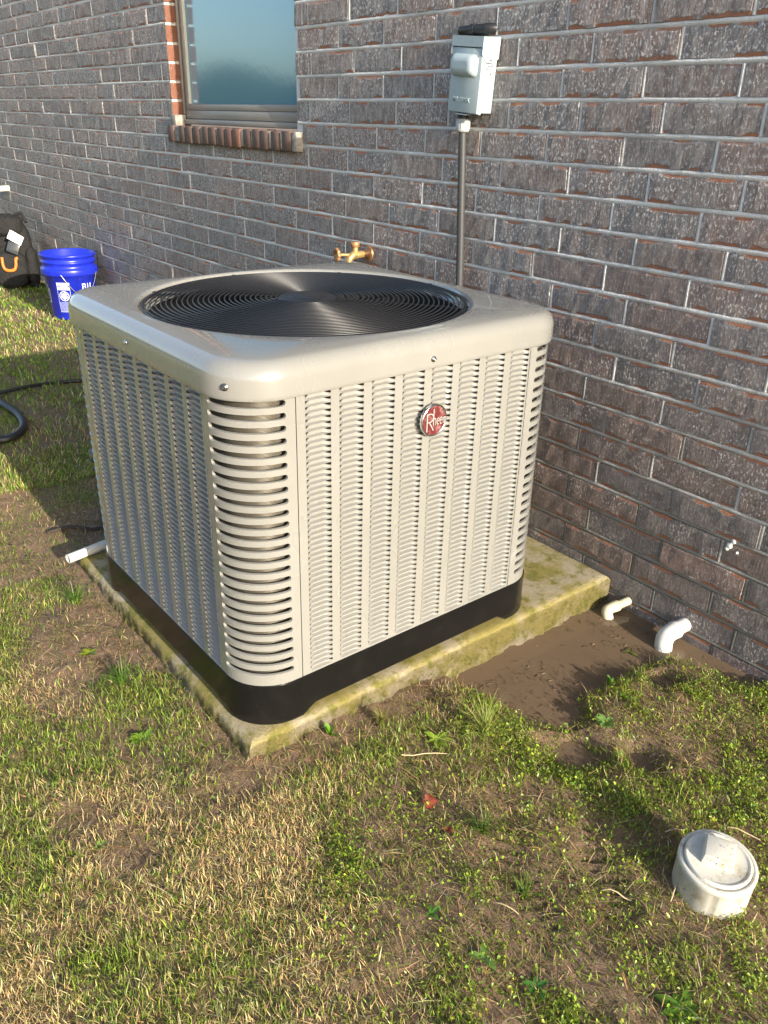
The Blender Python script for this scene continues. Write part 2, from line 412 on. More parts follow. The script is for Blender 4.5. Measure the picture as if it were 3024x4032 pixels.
def grid_mesh(name, X, Y, Z, mat):
    nx, ny = X.shape; co = np.stack([X, Y, Z], -1).reshape(-1, 3)
    i = np.arange(nx*ny).reshape(nx, ny)
    q = np.stack([i[:-1, :-1], i[1:, :-1], i[1:, 1:], i[:-1, 1:]], -1).reshape(-1, 4)
    me = bpy.data.meshes.new(name); me.vertices.add(len(co)); me.vertices.foreach_set('co', co.ravel())
    me.loops.add(q.size); me.loops.foreach_set('vertex_index', q.ravel()); me.polygons.add(len(q))
    me.polygons.foreach_set('loop_start', np.arange(0, q.size, 4)); me.update(calc_edges=True)
    me.polygons.foreach_set('use_smooth', np.ones(len(q), bool)); me.materials.append(mat); me.update()
    o = bpy.data.objects.new(name, me); COL.objects.link(o); return o
tag(grid_mesh('ground', GX, GY, GZ, M_soil), kind='structure')
m = MB(); m.add([(.012, -.80, .0), (.95, -.80, .0), (.95, .0, .0), (.012, .0, .0)], [(0, 1, 2, 3)])
tag(m.build('puddle', M_water), kind='structure')

# ================================================================ brick house wall
house = empty('brick_house', (-3, 0, 0), 'long dark brown brick house wall with pale mortar joints, along the lawn', 'house')
HZ = Vector((-3, 0, 0))
def P(o): o.location = Vector(o.location)-HZ; return o
ZC, CZ, BL = 1.3247, .0760, .2495
ANCH = {2: -.115, 1: -.026, 0: -.114, -1: -.044, -2: -.144, -3: -.058, -4: -.153, -5: -.067, -6: -.152, -7: -.071, -8: -.16, -9: -.075, -10: -.165, -11: -.083, -12: -.164, -13: -.085, -14: -.176, -15: -.092, -16: -.169, -17: -.088}
WX0, WX1, WZ0, WZ1 = -2.69, -1.628, 1.222, 2.42          # window opening
WALL_L, WALL_R, WALL_T = -11.0, 3.2, 2.75
JT = .0122                                                # joint thickness
def brick_template(seed, L, H, depth=.088, jamb=False):
    r = random.Random(seed); nx = 10; xs = [-L/2+L*i/nx for i in range(nx+1)]
    xs = [xs[0]]+[x+r.uniform(-.006, .006) for x in xs[1:-1]]+[xs[-1]]
    def chips(p, big):
        c = []; st = 0
        for i in range(nx+1):
            if st <= 0 and r.random() < p: st = r.randint(1, 3)
            c.append(1.0 if st > 0 else 0.0); st -= 1
        return c
    top = chips(.19, 1); bot = chips(.27, 1)
    V = []; CH = []; UV = []
    rows = [(-H/2, 0), (-H/2+.0095, 1), (H/2-.0085, 2), (H/2, 3)]
    for zz, ri in rows:
        for i, x in enumerate(xs):
            ch = bot[i] if ri == 0 else top[i] if ri == 3 else 0.
            if ri == 1: ch = bot[i]*.32
            if ri == 2: ch = top[i]*.28
            yy = r.uniform(-.0006, .0006)+(.0021*ch if ri in (0, 3) else .0002*ch)
            if ri in (0, 3): yy += .0004; z2 = zz+r.uniform(-.0007, .0007)
            else: z2 = zz+r.uniform(-.002, .002)*1.2
            if i in (0, nx): yy += .0005
            V.append((x+(r.uniform(-.0012, .0012) if i in (0, nx) else 0), yy, z2)); CH.append(ch)
    n = nx+1; Fc = []; MI = []
    for j in range(3):
        for i in range(nx): Fc.append((j*n+i, j*n+i+1, (j+1)*n+i+1, (j+1)*n+i)); MI.append(0)
    # side skirt going into the wall
    loop = [i for i in range(n)]+[j*n+nx for j in range(1, 4)]+[3*n+i for i in range(nx-1, -1, -1)]+[j*n for j in (2, 1)]
    b0 = len(V)
    for q in loop: V.append((V[q][0], depth, V[q][2])); CH.append(.25)
    for a in range(len(loop)):
        b = (a+1) % len(loop); Fc.append((loop[b], loop[a], b0+a, b0+b)); MI.append(1 if jamb else 0)
    UVv = [(v[0], v[2]) for v in V]
    return V, Fc, MI, CH, UVv
def set_brick_attrs(me, CH, UVv, brnd=None):
    a = me.attributes.new('chip', 'FLOAT', 'POINT'); a.data.foreach_set('value', CH)
    if brnd is not None: a = me.attributes.new('brnd', 'FLOAT', 'POINT'); a.data.foreach_set('value', brnd)
    uv = me.uv_layers.new(name='UVMap'); vi = np.empty(len(me.loops), int); me.loops.foreach_get('vertex_index', vi)
    uv.data.foreach_set('uv', np.asarray(UVv, np.float32)[vi].ravel())
tmpl = {}
def get_template(L, H, var, jamb=False):
    k = (round(L, 2), var, jamb)
    if k not in tmpl: tmpl[k] = brick_template(int(k[0]*100)*31+var*7+3, round(L, 2), H, jamb=jamb)
    return k
bricks = []
H_B = CZ-JT
for k in range(-19, 19):
    z0 = ZC+k*CZ
    if z0 > WALL_T-.05: break
    a = ANCH.get(k, -.10-.045*(-1)**k+.01*math.sin(k*2.3))
    start = a-math.ceil((a-WALL_L)/BL)*BL
    js = []
    x = start; i = 0
    while x < WALL_R: js.append(x+random.uniform(-.0022, .0022)*(1+max(0, -x-1.2)*2.2)); x += BL
    for x0, x1 in zip(js, js[1:]):
        segs = [(x0, x1)]
        if z0+CZ > WZ0-.02 and z0 < WZ1:
            lo, hi = WX0, WX1
            if k == -2: hi = -1.583
            out = []
            for s0, s1 in segs:
                if s1 <= lo+.012 or s0 >= hi-.012: out.append((s0, s1)); continue
                if s0 < lo-.03: out.append((s0, lo+JT/2+.005))
                if s1 > hi+.03: out.append((hi-JT/2, s1))
            segs = out
        for s0, s1 in segs:
            if s1-s0 > .035: bricks.append(((s0+s1)/2, z0+CZ/2, s1-s0-JT, k))
def project(p):
    d = Vector(p)-CAM; w = d.dot(F); return 1512+FPX*d.dot(RR)/w, 2016-FPX*d.dot(UU)/w, w
def hidden_by_unit(p):
    d = Vector(p)-CAM; t0, t1 = 0., 1.
    for ax, (lo, hi) in enumerate(((-.87, -.02), (-1.17, -.32), (.09, .87))):
        if abs(d[ax]) < 1e-9: continue
        a, b = (lo-CAM[ax])/d[ax], (hi-CAM[ax])/d[ax]
        if a > b: a, b = b, a
        t0, t1 = max(t0, a), min(t1, b)
    return t0 < t1
sc = []
for i, (x, z, L, k) in enumerate(bricks):
    u, v, w = project((x, 0, z)); vis = -60 < u < 3084 and -40 < v < 4072 and z > .02 and not hidden_by_unit((x, 0, z))
    sc.append((L/w/w if vis else 0, i))
sc.sort(reverse=True)
single = set(i for s, i in sc[:294] if s > 0)
meshes = {}
SV, SF, SM, SC, SU, SR = [], [], [], [], [], []
for i, (x, z, L, k) in enumerate(bricks):
    key = get_template(L, H_B, random.randint(0, 15 if L > .2 else 1), abs(x+L/2-WX0) < .012 and z > WZ0); V, Fc, MI, CH, UVv = tmpl[key]
    yoff = random.gauss(0, .0011); tilt = random.gauss(0, .004)
    sx = L/key[0]
    if i in single:
        if key not in meshes:
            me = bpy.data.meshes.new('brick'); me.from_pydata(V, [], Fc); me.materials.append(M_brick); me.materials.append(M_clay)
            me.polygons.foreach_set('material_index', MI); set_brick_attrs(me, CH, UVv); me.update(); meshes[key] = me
        o = bpy.data.objects.new('brick', meshes[key]); COL.objects.link(o); o.parent = house
        o.location = Vector((x, yoff, z))-HZ; o.scale = (sx, 1, 1); o.rotation_euler = (0, tilt, 0)
    else:
        b = len(SV); SV += [(v[0]*sx+x, v[1]+yoff, v[2]+z) for v in V]; SF += [tuple(q+b for q in f) for f in Fc]; SM += MI; SC += CH; SU += UVv; SR += [random.random()]*len(V)
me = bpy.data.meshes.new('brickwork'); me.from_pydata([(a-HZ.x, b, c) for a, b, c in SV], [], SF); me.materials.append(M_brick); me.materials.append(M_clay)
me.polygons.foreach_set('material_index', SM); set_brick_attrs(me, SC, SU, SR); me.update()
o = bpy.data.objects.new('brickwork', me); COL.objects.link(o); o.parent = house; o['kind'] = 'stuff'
# mortar body: four butted slabs round the opening, joints struck with small unevenness
m = MB()
def mortar_slab(x0, x1, z0, z1, ya=.0042, yb=.092):
    m.box(x0, x1, ya, yb, z0, z1)
mortar_slab(WALL_L, WX0-.001, -.15, WALL_T); mortar_slab(WX1-.001, WALL_R, -.15, WALL_T)
mortar_slab(WX0-.001, WX1-.001, -.15, WZ0-.028); mortar_slab(WX0-.001, WX1-.001, WZ1, WALL_T)
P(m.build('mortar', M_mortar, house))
# smeared mortar beads along the bed joints (they stand a hair proud, as pressed out)
m = MB()
for k in range(-18, 5):
    z = ZC+k*CZ; xs = np.arange(-6.4, 1.2, .02); r = random.Random(k+99)
    prev = None
    ring_list = []
    for x in xs:
        inside = WX0 < x < WX1 and z > WZ0-.03
        if inside or (k == -2 and WX0-.02 < x < -1.57):
            if len(ring_list) > 1: m.loft(ring_list, closed=False, smooth=True)
            ring_list = []; continue
        h = JT/2+.0002+r.uniform(-.0006, .0012); y = .0006+r.uniform(-.0007, .0007)
        ring_list.append([(x, .0045, z-h), (x, y+.0008, z-h*.5), (x, y, z+h*.1), (x, y+.0012, z+h*.7), (x, .0048, z+h)])
    if len(ring_list) > 1: m.loft(ring_list, closed=False, smooth=True)
hj_set = set()
for (x, z, L, k) in bricks:
    if -6.4 < x < 1.2 and z < 1.75 and z > -.05:
        xe = x+L/2+JT/2
        if abs(xe-WX0) < .03 and z > WZ0-.03: continue
        r = random.Random(int(xe*1e4)); y = .0008+r.uniform(-.0006, .0006); w = JT/2+r.uniform(-.0002, .0006); zh = H_B/2
        m.loft([[(xe-w, .0045, z+q*zh), (xe-w*.4, y+.0004, z+q*zh), (xe+w*.3, y, z+q*zh), (xe+w, .0045, z+q*zh)] for q in (-1, -.3, .35, 1)], closed=False)
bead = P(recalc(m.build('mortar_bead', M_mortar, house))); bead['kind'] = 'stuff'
# spatter of caulk on the wall
m = MB()
for (x, z, r) in ((.352, .338, .008), (.343, .322, .0095), (.338, .312, .006), (.347, .33, .004), (.366, .312, .004)):
    m.lathe([(r*.2, -.0035), (r*.8, -.002), (r, .004)], 7, (x, 0, z), axis='y', cap0=True)
P(m.build('caulk_spatter', M_splat, house))

# ---- window: frame (with pane, rails) and rowlock sill
m = MB(); fy0, fy1 = .050, .095
fl, fr, fb, ft = WX0+.008, WX1-.004, WZ0+.004, WZ1-.004
fw = .052
m.box(fl, fl+.014, fy0, fy1, fb, ft); m.box(fl+.014, fl+.030, fy0+.012, fy1, fb, ft); m.box(fl+.030, fl+fw, fy0+.004, fy1, fb, ft)
m.box(fr-fw, fr, fy0, fy1, fb, ft); m.box(fl+fw, fr-fw, fy0, fy1, ft-fw, ft)
fobj = P(m.build('window', M_frame, house)); bevel(fobj, .0018, 2)
m = MB()
m.box(fl+.014, fr-.001, fy0-.016, fy0-.001, fb, fb+.022)            # nailing lip
m.box(fl+fw-.006, fr-.008, fy0-.006, fy1-.01, fb+.0225, fb+.058)
o = m.build('bottom_rail', M_frame, fobj); bevel(o, .003, 2)
m = MB(); m.box(fl+fw+.0005, fr-fw-.0005, fy0-.001, fy1-.012, fb+.0585, fb+.084); bevel(m.build('sash_rail', M_frame, fobj), .003, 2)
m = MB(); m.box(fl+fw+.0005, fl+fw+.006, fy0+.008, fy0+.02, fb+.0845, ft-fw); m.build('glazing_bead', mat_simple('pale_bead', (.62, .60, .50), .4), fobj)
m = MB(); m.box(fl+fw+.0065, fr-fw-.001, fy0+.019, fy0+.025, fb+.0845, ft-fw-.001); m.build('pane', M_glass, fobj)
m = MB(); m.lathe([(.0008, -.004), (.0034, -.003), (.0042, 0)], 10, (fl+.075, fy0-.006, fb+.036), axis='y', cap0=True); m.build('screw', M_steel, fobj)
# dark room behind the glass
m = MB(); m.box(WX0+.03, WX1-.03, fy1+.004, .6, WZ0+.02, WZ1-.02); P(m.build('room_shade', M_dark, house))
# sill
sx0, sx1 = -2.682, -1.588; sz0, sz1 = 1.150, 1.2195; n = 14; pw_ = (sx1-sx0-.03)/n
m = MB(); m.box(sx0+.004, sx1-.002, -.024, .048, sz0+.004, sz1-.003); m.box(sx1-.031, sx1, -.029, .046, sz0+.001, sz1-.001)
m.box(WX0-.006, WX0+.05, -.010, .046, sz1-.002, sz1+.045)
sill = P(bevel(m.build('window_sill', M_silljoint, house), .003, 2))
me = None
for i in range(n):
    if me is None:
        mb = MB(); mb.box(-pw_/2+.006, pw_/2-.006, -.030, .05, sz0, sz1); o = bevel(mb.build('brick', M_sill, sill), .004, 1, 30); me = o.data
    else:
        o = bpy.data.objects.new('brick', me); COL.objects.link(o); o.parent = sill
    o.location = (sx0+pw_*(i+.5)+random.uniform(-.002, .002), random.uniform(-.002, .002), random.uniform(-.002, .002)); o.rotation_euler = (0, random.uniform(-.02, .02), 0)

# ================================================================ concrete pad
sx, sy0, sy1, sxl, sz = .022, -1.205, -.004, -.985, .0852
def pad_ring(z, ins, seed, rough):
    pts = []; r = random.Random(seed)
    N = 200
    for (a, b) in (((sx, sy0), (sx, sy1)), ((sx, sy1), (sxl, sy1)), ((sxl, sy1), (sxl, sy0)), ((sxl, sy0), (sx, sy0))):
        for i in range(N):
            t = i/N; x = a[0]+(b[0]-a[0])*t; y = a[1]+(b[1]-a[1])*t
            x = min(max(x, sxl+ins), sx-ins); y = min(max(y, sy0+ins), sy1-ins)
            q = (float(vnoise(x+y, z*1.6, 85, 31))-.5)*rough*.9; q2 = (float(vnoise(x+y+9, z, 26, 35))-.5)*rough*1.2
            if b[0] == a[0]: x += (q+q2)
            else: y += (q+q2)
            pts.append((x, y, z+(vnoise(x, y, 18, seed+2)-.5)*rough*.5))
    return pts
m = MB()
rings = [pad_ring(zz, -.004+.004*smooth01(np.array(zz/.06)), 1, .0125*(1-.6*smooth01(np.array((zz-.035)/.03)))) for zz in (-.09, -.04, -.02, -.008, .002, .011, .02, .029, .037, .045, .053, .060)]
rings += [pad_ring(.067, .0, 5, .0042), pad_ring(.076, .003, 6, .0024), pad_ring(.0822, .009, 7, .0014), pad_ring(.0845, .017, 8, .0008), pad_ring(.0855, .027, 8, .0004), pad_ring(.0852, .06, 8, .0003)]
m.loft(rings, True, False, True)
pad = tag(recalc(m.build('concrete_pad', M_conc)), 'mossy concrete pad carrying the air conditioner against the brick wall', 'pad')

# ================================================================ air conditioner
ACZ = .0853
ac = empty('air_conditioner', (-.4425, -.7447, ACZ), 'big square beige outdoor air conditioner with louvred sides and black base', 'air conditioner', rot=(0, 0, .009))
ac.scale = (.974, 1, 1); ac.location.x += .0115
HW, PW, CR = .4425, .126, .108
ZB, ZT = .1013, .7335
def rsq(off, z, n_arc=12, n_flat=10, hw=HW, r=CR):
    """rounded square, counter-clockwise from the +x side"""
    h = hw+off; r = max(r+off, .01); pts = []
    for c in range(4):
        a0 = c*math.pi/2
        ca, sa = math.cos(a0), math.sin(a0)
        seq = []
        for i in range(n_flat): t = -(h-r)+2*(h-r)*i/n_flat; seq.append((h, t))
        for i in range(n_arc): q = math.pi/2*i/n_arc; seq.append((h-r+r*math.cos(q), h-r+r*math.sin(q)))
        pts += [(x*ca-y*sa, x*sa+y*ca, z) for x, y in seq]
    return pts
# ---- louvred panels
t0s = [-.2955+.0783*i for i in range(8)]; LW = .058; NL = 51; LP = .0122; LZ0 = ZB+.0045
m = MB()
edges = [-.3152]
for t in t0s: edges += [t, t+LW]
edges.append(.3152)
for i in range(0, len(edges), 2):
    m.add([(HW, edges[i], ZB), (HW, edges[i+1], ZB), (HW, edges[i+1], ZT), (HW, edges[i], ZT)], [(0, 1, 2, 3)])
for t in t0s:
    m.add([(HW, t, ZB), (HW, t+LW, ZB), (HW, t+LW, LZ0), (HW, t, LZ0)], [(0, 1, 2, 3)])
    zt = LZ0+NL*LP; m.add([(HW, t, zt), (HW, t+LW, zt), (HW, t+LW, ZT), (HW, t, ZT)], [(0, 1, 2, 3)])
for e in (-.3152, .3152): m.add([(HW, e, ZB), (HW-.012, e, ZB), (HW-.012, e, ZT), (HW, e, ZT)], [(0, 1, 2, 3)])
panel = m.build('louvre_panel', M_paint, ac)
mc = MB(); us = [0, .0025, .006, .010, .015, LW/2, LW-.015, LW-.010, LW-.006, LW-.0025, LW]
def ramp_e(u):
    e = min(u, LW-u); return min(1, e/.0125)**.75
prof = [(0, 0), (-.0036, .0013), (-.0070, .0027), (-.0073, .0033), (-.0080, .0092)]
for kz in range(NL):
    z0 = LZ0+kz*LP; vs = []
    for (dx, dz) in prof:
        for u in us:
            q = ramp_e(u)
            vs.append((HW+dx*q, u-LW/2, z0+dz*(.35+.65*q)+(1-q)**3*.0035*(dz/.0092)))
    n = len(us); fs = [(j*n+i, j*n+i+1, (j+1)*n+i+1, (j+1)*n+i) for j in range(len(prof)-1) for i in range(n-1)]
    mc.add(vs, fs, 0, False)
    # sheet edge below the next slat
    mc.add([(HW, -LW/2, z0+LP), (HW, LW/2, z0+LP), (HW-.0012, LW/2, z0+LP), (HW-.0012, -LW/2, z0+LP)], [(0, 1, 2, 3)])
col0 = mc.build('louvre_column', M_paint, panel, (0, t0s[0]+LW/2, 0))
for t in t0s[1:]: copy(col0, panel, location=(0, t+LW/2, 0))
for c in (1, 2, 3):
    p2 = copy(panel, ac, rotation_euler=(0, 0, c*math.pi/2))
    for t in t0s: copy(col0, p2, location=(0, t+LW/2, 0))
# ---- corner posts with slots (built at the +x/-y corner, shared by the other three)
def arc_path(s):
    f = PW-CR; la = CR*math.pi/2
    if s < f: return (HW, -(HW-PW)-s), (1, 0)
    if s < f+la:
        q = (s-f)/CR; return (HW-CR+CR*math.cos(q), -(HW-CR)-CR*math.sin(q)), (math.cos(q), -math.sin(q))
    return (HW-CR-(s-f-la), -HW), (0, -1)
TOT = 2*(PW-CR)+CR*math.pi/2; SA, SB = .021, TOT-.021; SH = .0124; NS = 25; SP = .02445
sl_s = [SA+d for d in (0, .0006, .0018, .0036, .0056)]; ss = sl_s+[SA+.0056+(SB-SA-.0112)*i/14 for i in range(1, 14)]+[SB-d for d in (.0056, .0036, .0018, .0006, 0)]
allS = [0.0006, .010]+ss+[TOT-.010, TOT-.0006]
def pt(s, z, d=0):
    (x, y), (nx_, ny_) = arc_path(s); return (x+nx_*d, y+ny_*d, z)
def half(s):
    e = min(s-SA, SB-s)
    if e < 0: return 0
    r = SH/2
    return r*math.sqrt(max(0, 1-(1-min(1, e/r))**2))
m = MB()
zlo = ZB
for i in range(NS+1):
    zc = ZT-.0125-(NS-1-i)*SP if i < NS else None
    zprev = ZT-.0125-(NS-i)*SP if i > 0 else None
    # band from the top outline of slot i-1 to the bottom outline of slot i
    vs = []
    for s in allS:
        zbot = (zprev+half(s)) if zprev is not None else ZB
        ztop = (zc-half(s)) if zc is not None else ZT
        vs += [pt(s, zbot), pt(s, ztop)]
    m.add(vs, [(2*j, 2*j+2, 2*j+3, 2*j+1) for j in range(len(allS)-1)], 0, True)
for i in range(NS):
    zc = ZT-.0125-(NS-1-i)*SP
    outl = [(s, zc+half(s)) for s in ss]+[(s, zc-half(s)) for s in reversed(ss)]
    rr = [[pt(s, z) for s, z in outl], [pt(s, zc+(z-zc)*.90, -.0018) for s, z in outl], [pt(s, zc+(z-zc)*.86, -.006) for s, z in outl]]
    m.loft(rr, True)
post = m.build('corner_post', M_paint, ac)
for c in (1, 2, 3): copy(post, ac, rotation_euler=(0, 0, c*math.pi/2))
# ---- coil behind the sheet metal
m = MB(); m.loft([rsq(-.021, ZB-.01, r=.09), rsq(-.021, ZT+.01, r=.09)], True); m.build('coil', M_coil, ac)
for (a_, b_, z_) in ((-.008, -.05, ZT-.001), (-.001, -.06, ZB-.001)):
    m = MB(); m.loft([rsq(a_, z_), rsq(b_, z_)], True); m.build('inner_ledge', M_dark, ac)
# ---- black base pan with feet at the corners
def footz(p):
    t = max(abs(p[0]), abs(p[1])); tt = min(abs(p[0]), abs(p[1]))
    return .021*(1-smooth01(np.array((tt-.292)/.02)))
m = MB(); top = rsq(.0025, ZB-.001, 14, 40); 
bot = [(x*1.002, y*1.002, float(footz((x, y)))) for x, y, z in rsq(.0025, 0, 14, 40)]
mid = [(x*1.001, y*1.001, .05) for x, y, z in rsq(.0025, 0, 14, 40)]
inn = [(x*.985, y*.985, z) for x, y, z in bot]; lip = [(x*.994, y*.994, ZB) for x, y, z in top]
tp2 = [(x, y, z-.0025) for x, y, z in top]; bt2 = [(x, y, z+.0025) for x, y, z in bot]; bt0 = [(x*.9985, y*.9985, z) for x, y, z in bot]
m.loft([lip, [(x*.999, y*.999, ZB) for x, y, z in top], top, tp2, mid, bt2, bot, bt0, inn, [(x, y, .09) for x, y, z in inn]], True)
recalc(m.build('base_pan', M_black, ac))
m = MB(); m.add([(x*.97, y*.97, .03) for x, y, z in rsq(0, 0)], [tuple(range(len(rsq(0, 0))))]); m.build('pan_floor', M_dark, ac)
# ---- top cap with round opening
CT = .8030; HR = .388
m = MB(); na, nf = 16, 14
rings = [rsq(.0030, ZT-.004, na, nf), rsq(.0068, ZT-.0036, na, nf), rsq(.0076, ZT-.0024, na, nf), rsq(.0078, ZT+.004, na, nf)]
rad = .036
for i in range(0, 9):
    q = math.pi/2*i/8; rings.append(rsq(.0078-rad+rad*math.cos(q), CT-.0035-rad+rad*math.sin(q), na, nf))
rings.append(rsq(-.040, CT-.0012, na, nf))
def circ(r, z):
    base = rsq(0, 0, na, nf); out = []
    for x, y, _ in base: a = math.atan2(y, x); out.append((r*math.cos(a), r*math.sin(a), z))
    return out
inner = rings[-1]; outer = circ(HR+.012, CT)
rings.append([tuple(.5*(a+b) for a, b in zip(p, q)) for p, q in zip(inner, outer)])
rings += [outer, circ(HR+.006, CT-.0008), circ(HR+.002, CT-.004), circ(HR, CT-.010), circ(HR-.001, CT-.026), circ(HR-.012, CT-.034)]
m.loft(rings, True); cap = recalc(m.build('top_cap', M_paint, ac))
# ---- shroud, fan, guard
m = MB(); m.lathe([(HR-.0125, CT-.033), (HR-.016, CT-.09), (HR-.016, CT-.30), (.05, CT-.32)], 64, cap1=False); m.build('fan_shroud', M_dark, ac)
fan = MB(); fan.lathe([(.0, -.12), (.06, -.12), (.065, -.05), (.05, -.02), (0, -.018)], 24)
fo = fan.build('fan_motor', M_dark, ac, (0, 0, CT-.012))
mb = MB(); rr = []
for i in range(7):
    r = .05+.29*i/6; w = .05+.05*math.sin(i/6*2.6); rr.append([(r, -w, -.06-.02), (r, w, -.06+.025)])
mb.loft(rr, False); b0 = mb.build('fan_blade', M_dark, ac, (0, 0, CT-.03))
for c in (1, 2): copy(b0, ac, rotation_euler=(0, 0, c*2*math.pi/3))
guard = bpy.data.objects.new('fan_guard', None); COL.objects.link(guard); guard.parent = ac; guard.location = (0, 0, CT-.006)
NR = 26
def ring_mesh(name, r, z, wr):
    m = MB(); n = 96; q = 6; vs = []; fs = []
    for i in range(n):
        a = 2*math.pi*i/n
        for j in range(q):
            b = 2*math.pi*j/q; rad_ = r+wr*math.cos(b); vs.append((rad_*math.cos(a), rad_*math.sin(a), z+wr*math.sin(b)))
    for i in range(n):
        for j in range(q): fs.append((i*q+j, ((i+1) % n)*q+j, ((i+1) % n)*q+(j+1) % q, i*q+(j+1) % q))
    m.add(vs, fs, 0, True); return m.build(name, M_wire, guard)
for i in range(NR):
    r = .0745+(.3755-.0745)*i/(NR-1); ring_mesh('guard_ring', r, .0065*(1-(r/.376)**2), .0018)
ring_mesh('rim_ring', .3805, -.003, .0034)
m = MB(); m.tube([(.05, 0, .0035), (.2, 0, .0005), (.33, 0, -.003), (.3845, 0, -.0065)], .0026, 8)
m.tube([(.378, -.006, -.002), (.384, 0, -.001), (.378, .006, -.002)], .003, 6)
sp = m.build('guard_spoke', M_wire, guard); sp.rotation_euler = (0, 0, math.radians(-1.5))
for c in range(1, 8): copy(sp, guard, rotation_euler=(0, 0, math.radians(-1.5+45*c)))
m = MB(); m.lathe([(.0, .0095), (.040, .0098), (.0445, .0088), (.046, .007), (.052, .0078), (.066, .0075), (.0705, .005), (.071, .001), (.06, -.004)], 48); recalc(m.build('hub_plate', M_wire, guard))
# ---- screws on the cap
def screw(p, nrm, mat=M_steel, s=1.0):
    m = MB(); m.lathe([(.0062*s, 0), (.0062*s, .0010), (.0040*s, .0012), (.0038*s, .0042), (.0022*s, .0046), (.0015*s, .0038), (0, .0037)], 12)
    o = m.build('screw', mat, ac); o.location = p; o.rotation_euler = Vector(nrm).to_track_quat('Z', 'Y').to_euler(); return o
screw((HW+.0094, .012, ZT+.0165), (1, 0, 0)); screw((-.004, -HW-.0094, ZT+.022), (0, -1, 0), M_chrome, .9)
q = math.radians(-58); screw((HW-CR+(CR+.0094)*math.cos(q), -HW+CR+(CR+.0094)*math.sin(q), ZT+.022), (math.cos(q), math.sin(q), 0), M_dscrew, 1.15)
screw((.10, HW+.0094, ZT+.02), (0, 1, 0))
# ---- round badge
BR = .0355
bd = MB(); bd.lathe([(0, .0), (BR*.92, .0), (BR, .002), (BR, .0075), (BR*.965, .0095), (BR*.90, .0095), (BR*.885, .0082)], 48, axis='x')
badge = recalc(bd.build('badge', M_chrome, ac, (HW+.007, .0165, .705-ACZ)))
m = MB(); m.lathe([(BR*.886, .0083), (BR*.5, .0092), (0, .0096)], 48, axis='x'); m.build('badge_face', M_red, badge)
m = MB(); m.tube([(-.007, 0, 0), (0.001, 0, 0)], .006, 8); m.build('badge_stud', M_steel, badge)
def stroke(mb, pts, w, x=.0099):
    pts = [Vector((0, a, b)) for a, b in pts]; L = []; Rr = []
    for i, p in enumerate(pts):
        t = (pts[min(i+1, len(pts)-1)]-pts[max(i-1, 0)]).normalized(); n_ = Vector((0, -t.z, t.y))*w*.36
        L.append((x, p.y+n_.y, p.z+n_.z)); Rr.append((x, p.y-n_.y, p.z-n_.z))
    n = len(pts); mb.add(L+Rr, [(i, i+1, n+i+1, n+i) for i in range(n-1)])
def arcp(cx, cy, rx, ry, a0, a1, n=12): return [(cx+rx*math.cos(math.radians(a0+(a1-a0)*i/n)), cy+ry*math.sin(math.radians(a0+(a1-a0)*i/n))) for i in range(n+1)]
lt = MB(); k_ = BR
stroke(lt, [(-.60*k_, .46*k_), (-.60*k_, -.62*k_)], .0036)
stroke(lt, [(-.62*k_, .46*k_)]+arcp(-.36*k_, .21*k_, .26*k_, .25*k_, 90, -90)+[(-.60*k_, -.04*k_)], .0032)
stroke(lt, [(-.42*k_, -.04*k_), (-.08*k_, -.60*k_)], .0036)
stroke(lt, [(-.10*k_, .72*k_), (-.10*k_, -.30*k_)], .0031, .0101)
stroke(lt, [(-.10*k_, .05*k_)]+arcp(-.01*k_, .02*k_, .09*k_, .12*k_, 150, 0, 8)+[(.08*k_, -.30*k_)], .0028, .0102)
for cx in (.265, .495):
    stroke(lt, [((cx-.075)*k_, -.06*k_), ((cx+.07)*k_, -.06*k_)]+arcp(cx*k_, -.08*k_, .085*k_, .20*k_, 10, 310, 14), .0026, .0103)
for j in range(3): stroke(lt, [((.665+.105*j)*k_, .10*k_), ((.665+.105*j)*k_, -.28*k_)], .0027, .0102)
stroke(lt, [(.665*k_, .085*k_), (.875*k_, .085*k_)], .0024, .0104)
lt.build('lettering', mat_simple('badge_letters', (.42, .42, .41), .3, .3), badge)

# ================================================================ electrical disconnect on the wall
bw, bh, bd_ = .121, .186, .060
box = empty('disconnect_box', (-.668, -.001, 1.292), 'pale grey metal electrical disconnect box mounted on the brick wall', 'electrical box', rot=(0, math.radians(4.2), 0))
m = MB(); m.box(-bw/2+.003, bw/2-.003, -bd_+.010, 0, .002, bh-.004); bevel(m.build('enclosure', M_box, box), .002, 2)
m = MB(); z1 = bh-.026
m.add([(-bw/2, -bd_, 0), (bw/2, -bd_, 0), (bw/2, -bd_, z1), (-bw/2, -bd_, z1), (-bw/2, -bd_+.018, -.003), (bw/2, -bd_+.018, -.003), (bw/2, -bd_+.018, z1), (-bw/2, -bd_+.018, z1)],
      [(0, 1, 2, 3), (1, 5, 6, 2), (4, 0, 3, 7), (0, 4, 5, 1), (3, 2, 6, 7), (5, 4, 7, 6)])
door = bevel(m.build('door', M_box, box), .0018, 2)
m = MB(); hx = bw/2+.002      # rain hood: top, front lip and chamfered cheeks
m.add([(-hx, -bd_-.004, bh-.024), (hx, -bd_-.004, bh-.024), (hx, -bd_-.004, bh+.001), (-hx, -bd_-.004, bh+.001), (-hx, .0, bh+.004), (hx, .0, bh+.004)], [(0, 1, 2, 3), (3, 2, 5, 4)])
for s_ in (-1, 1):
    x = s_*hx; m.add([(x, -bd_-.004, bh+.001), (x, -bd_-.004, bh-.024), (x, -bd_-.004, bh-.041), (x, -bd_+.014, bh-.060), (x, -.020, bh-.060), (x, -.0, bh-.048), (x, 0, bh+.004)], [(0, 1, 2, 3, 4, 5, 6)])
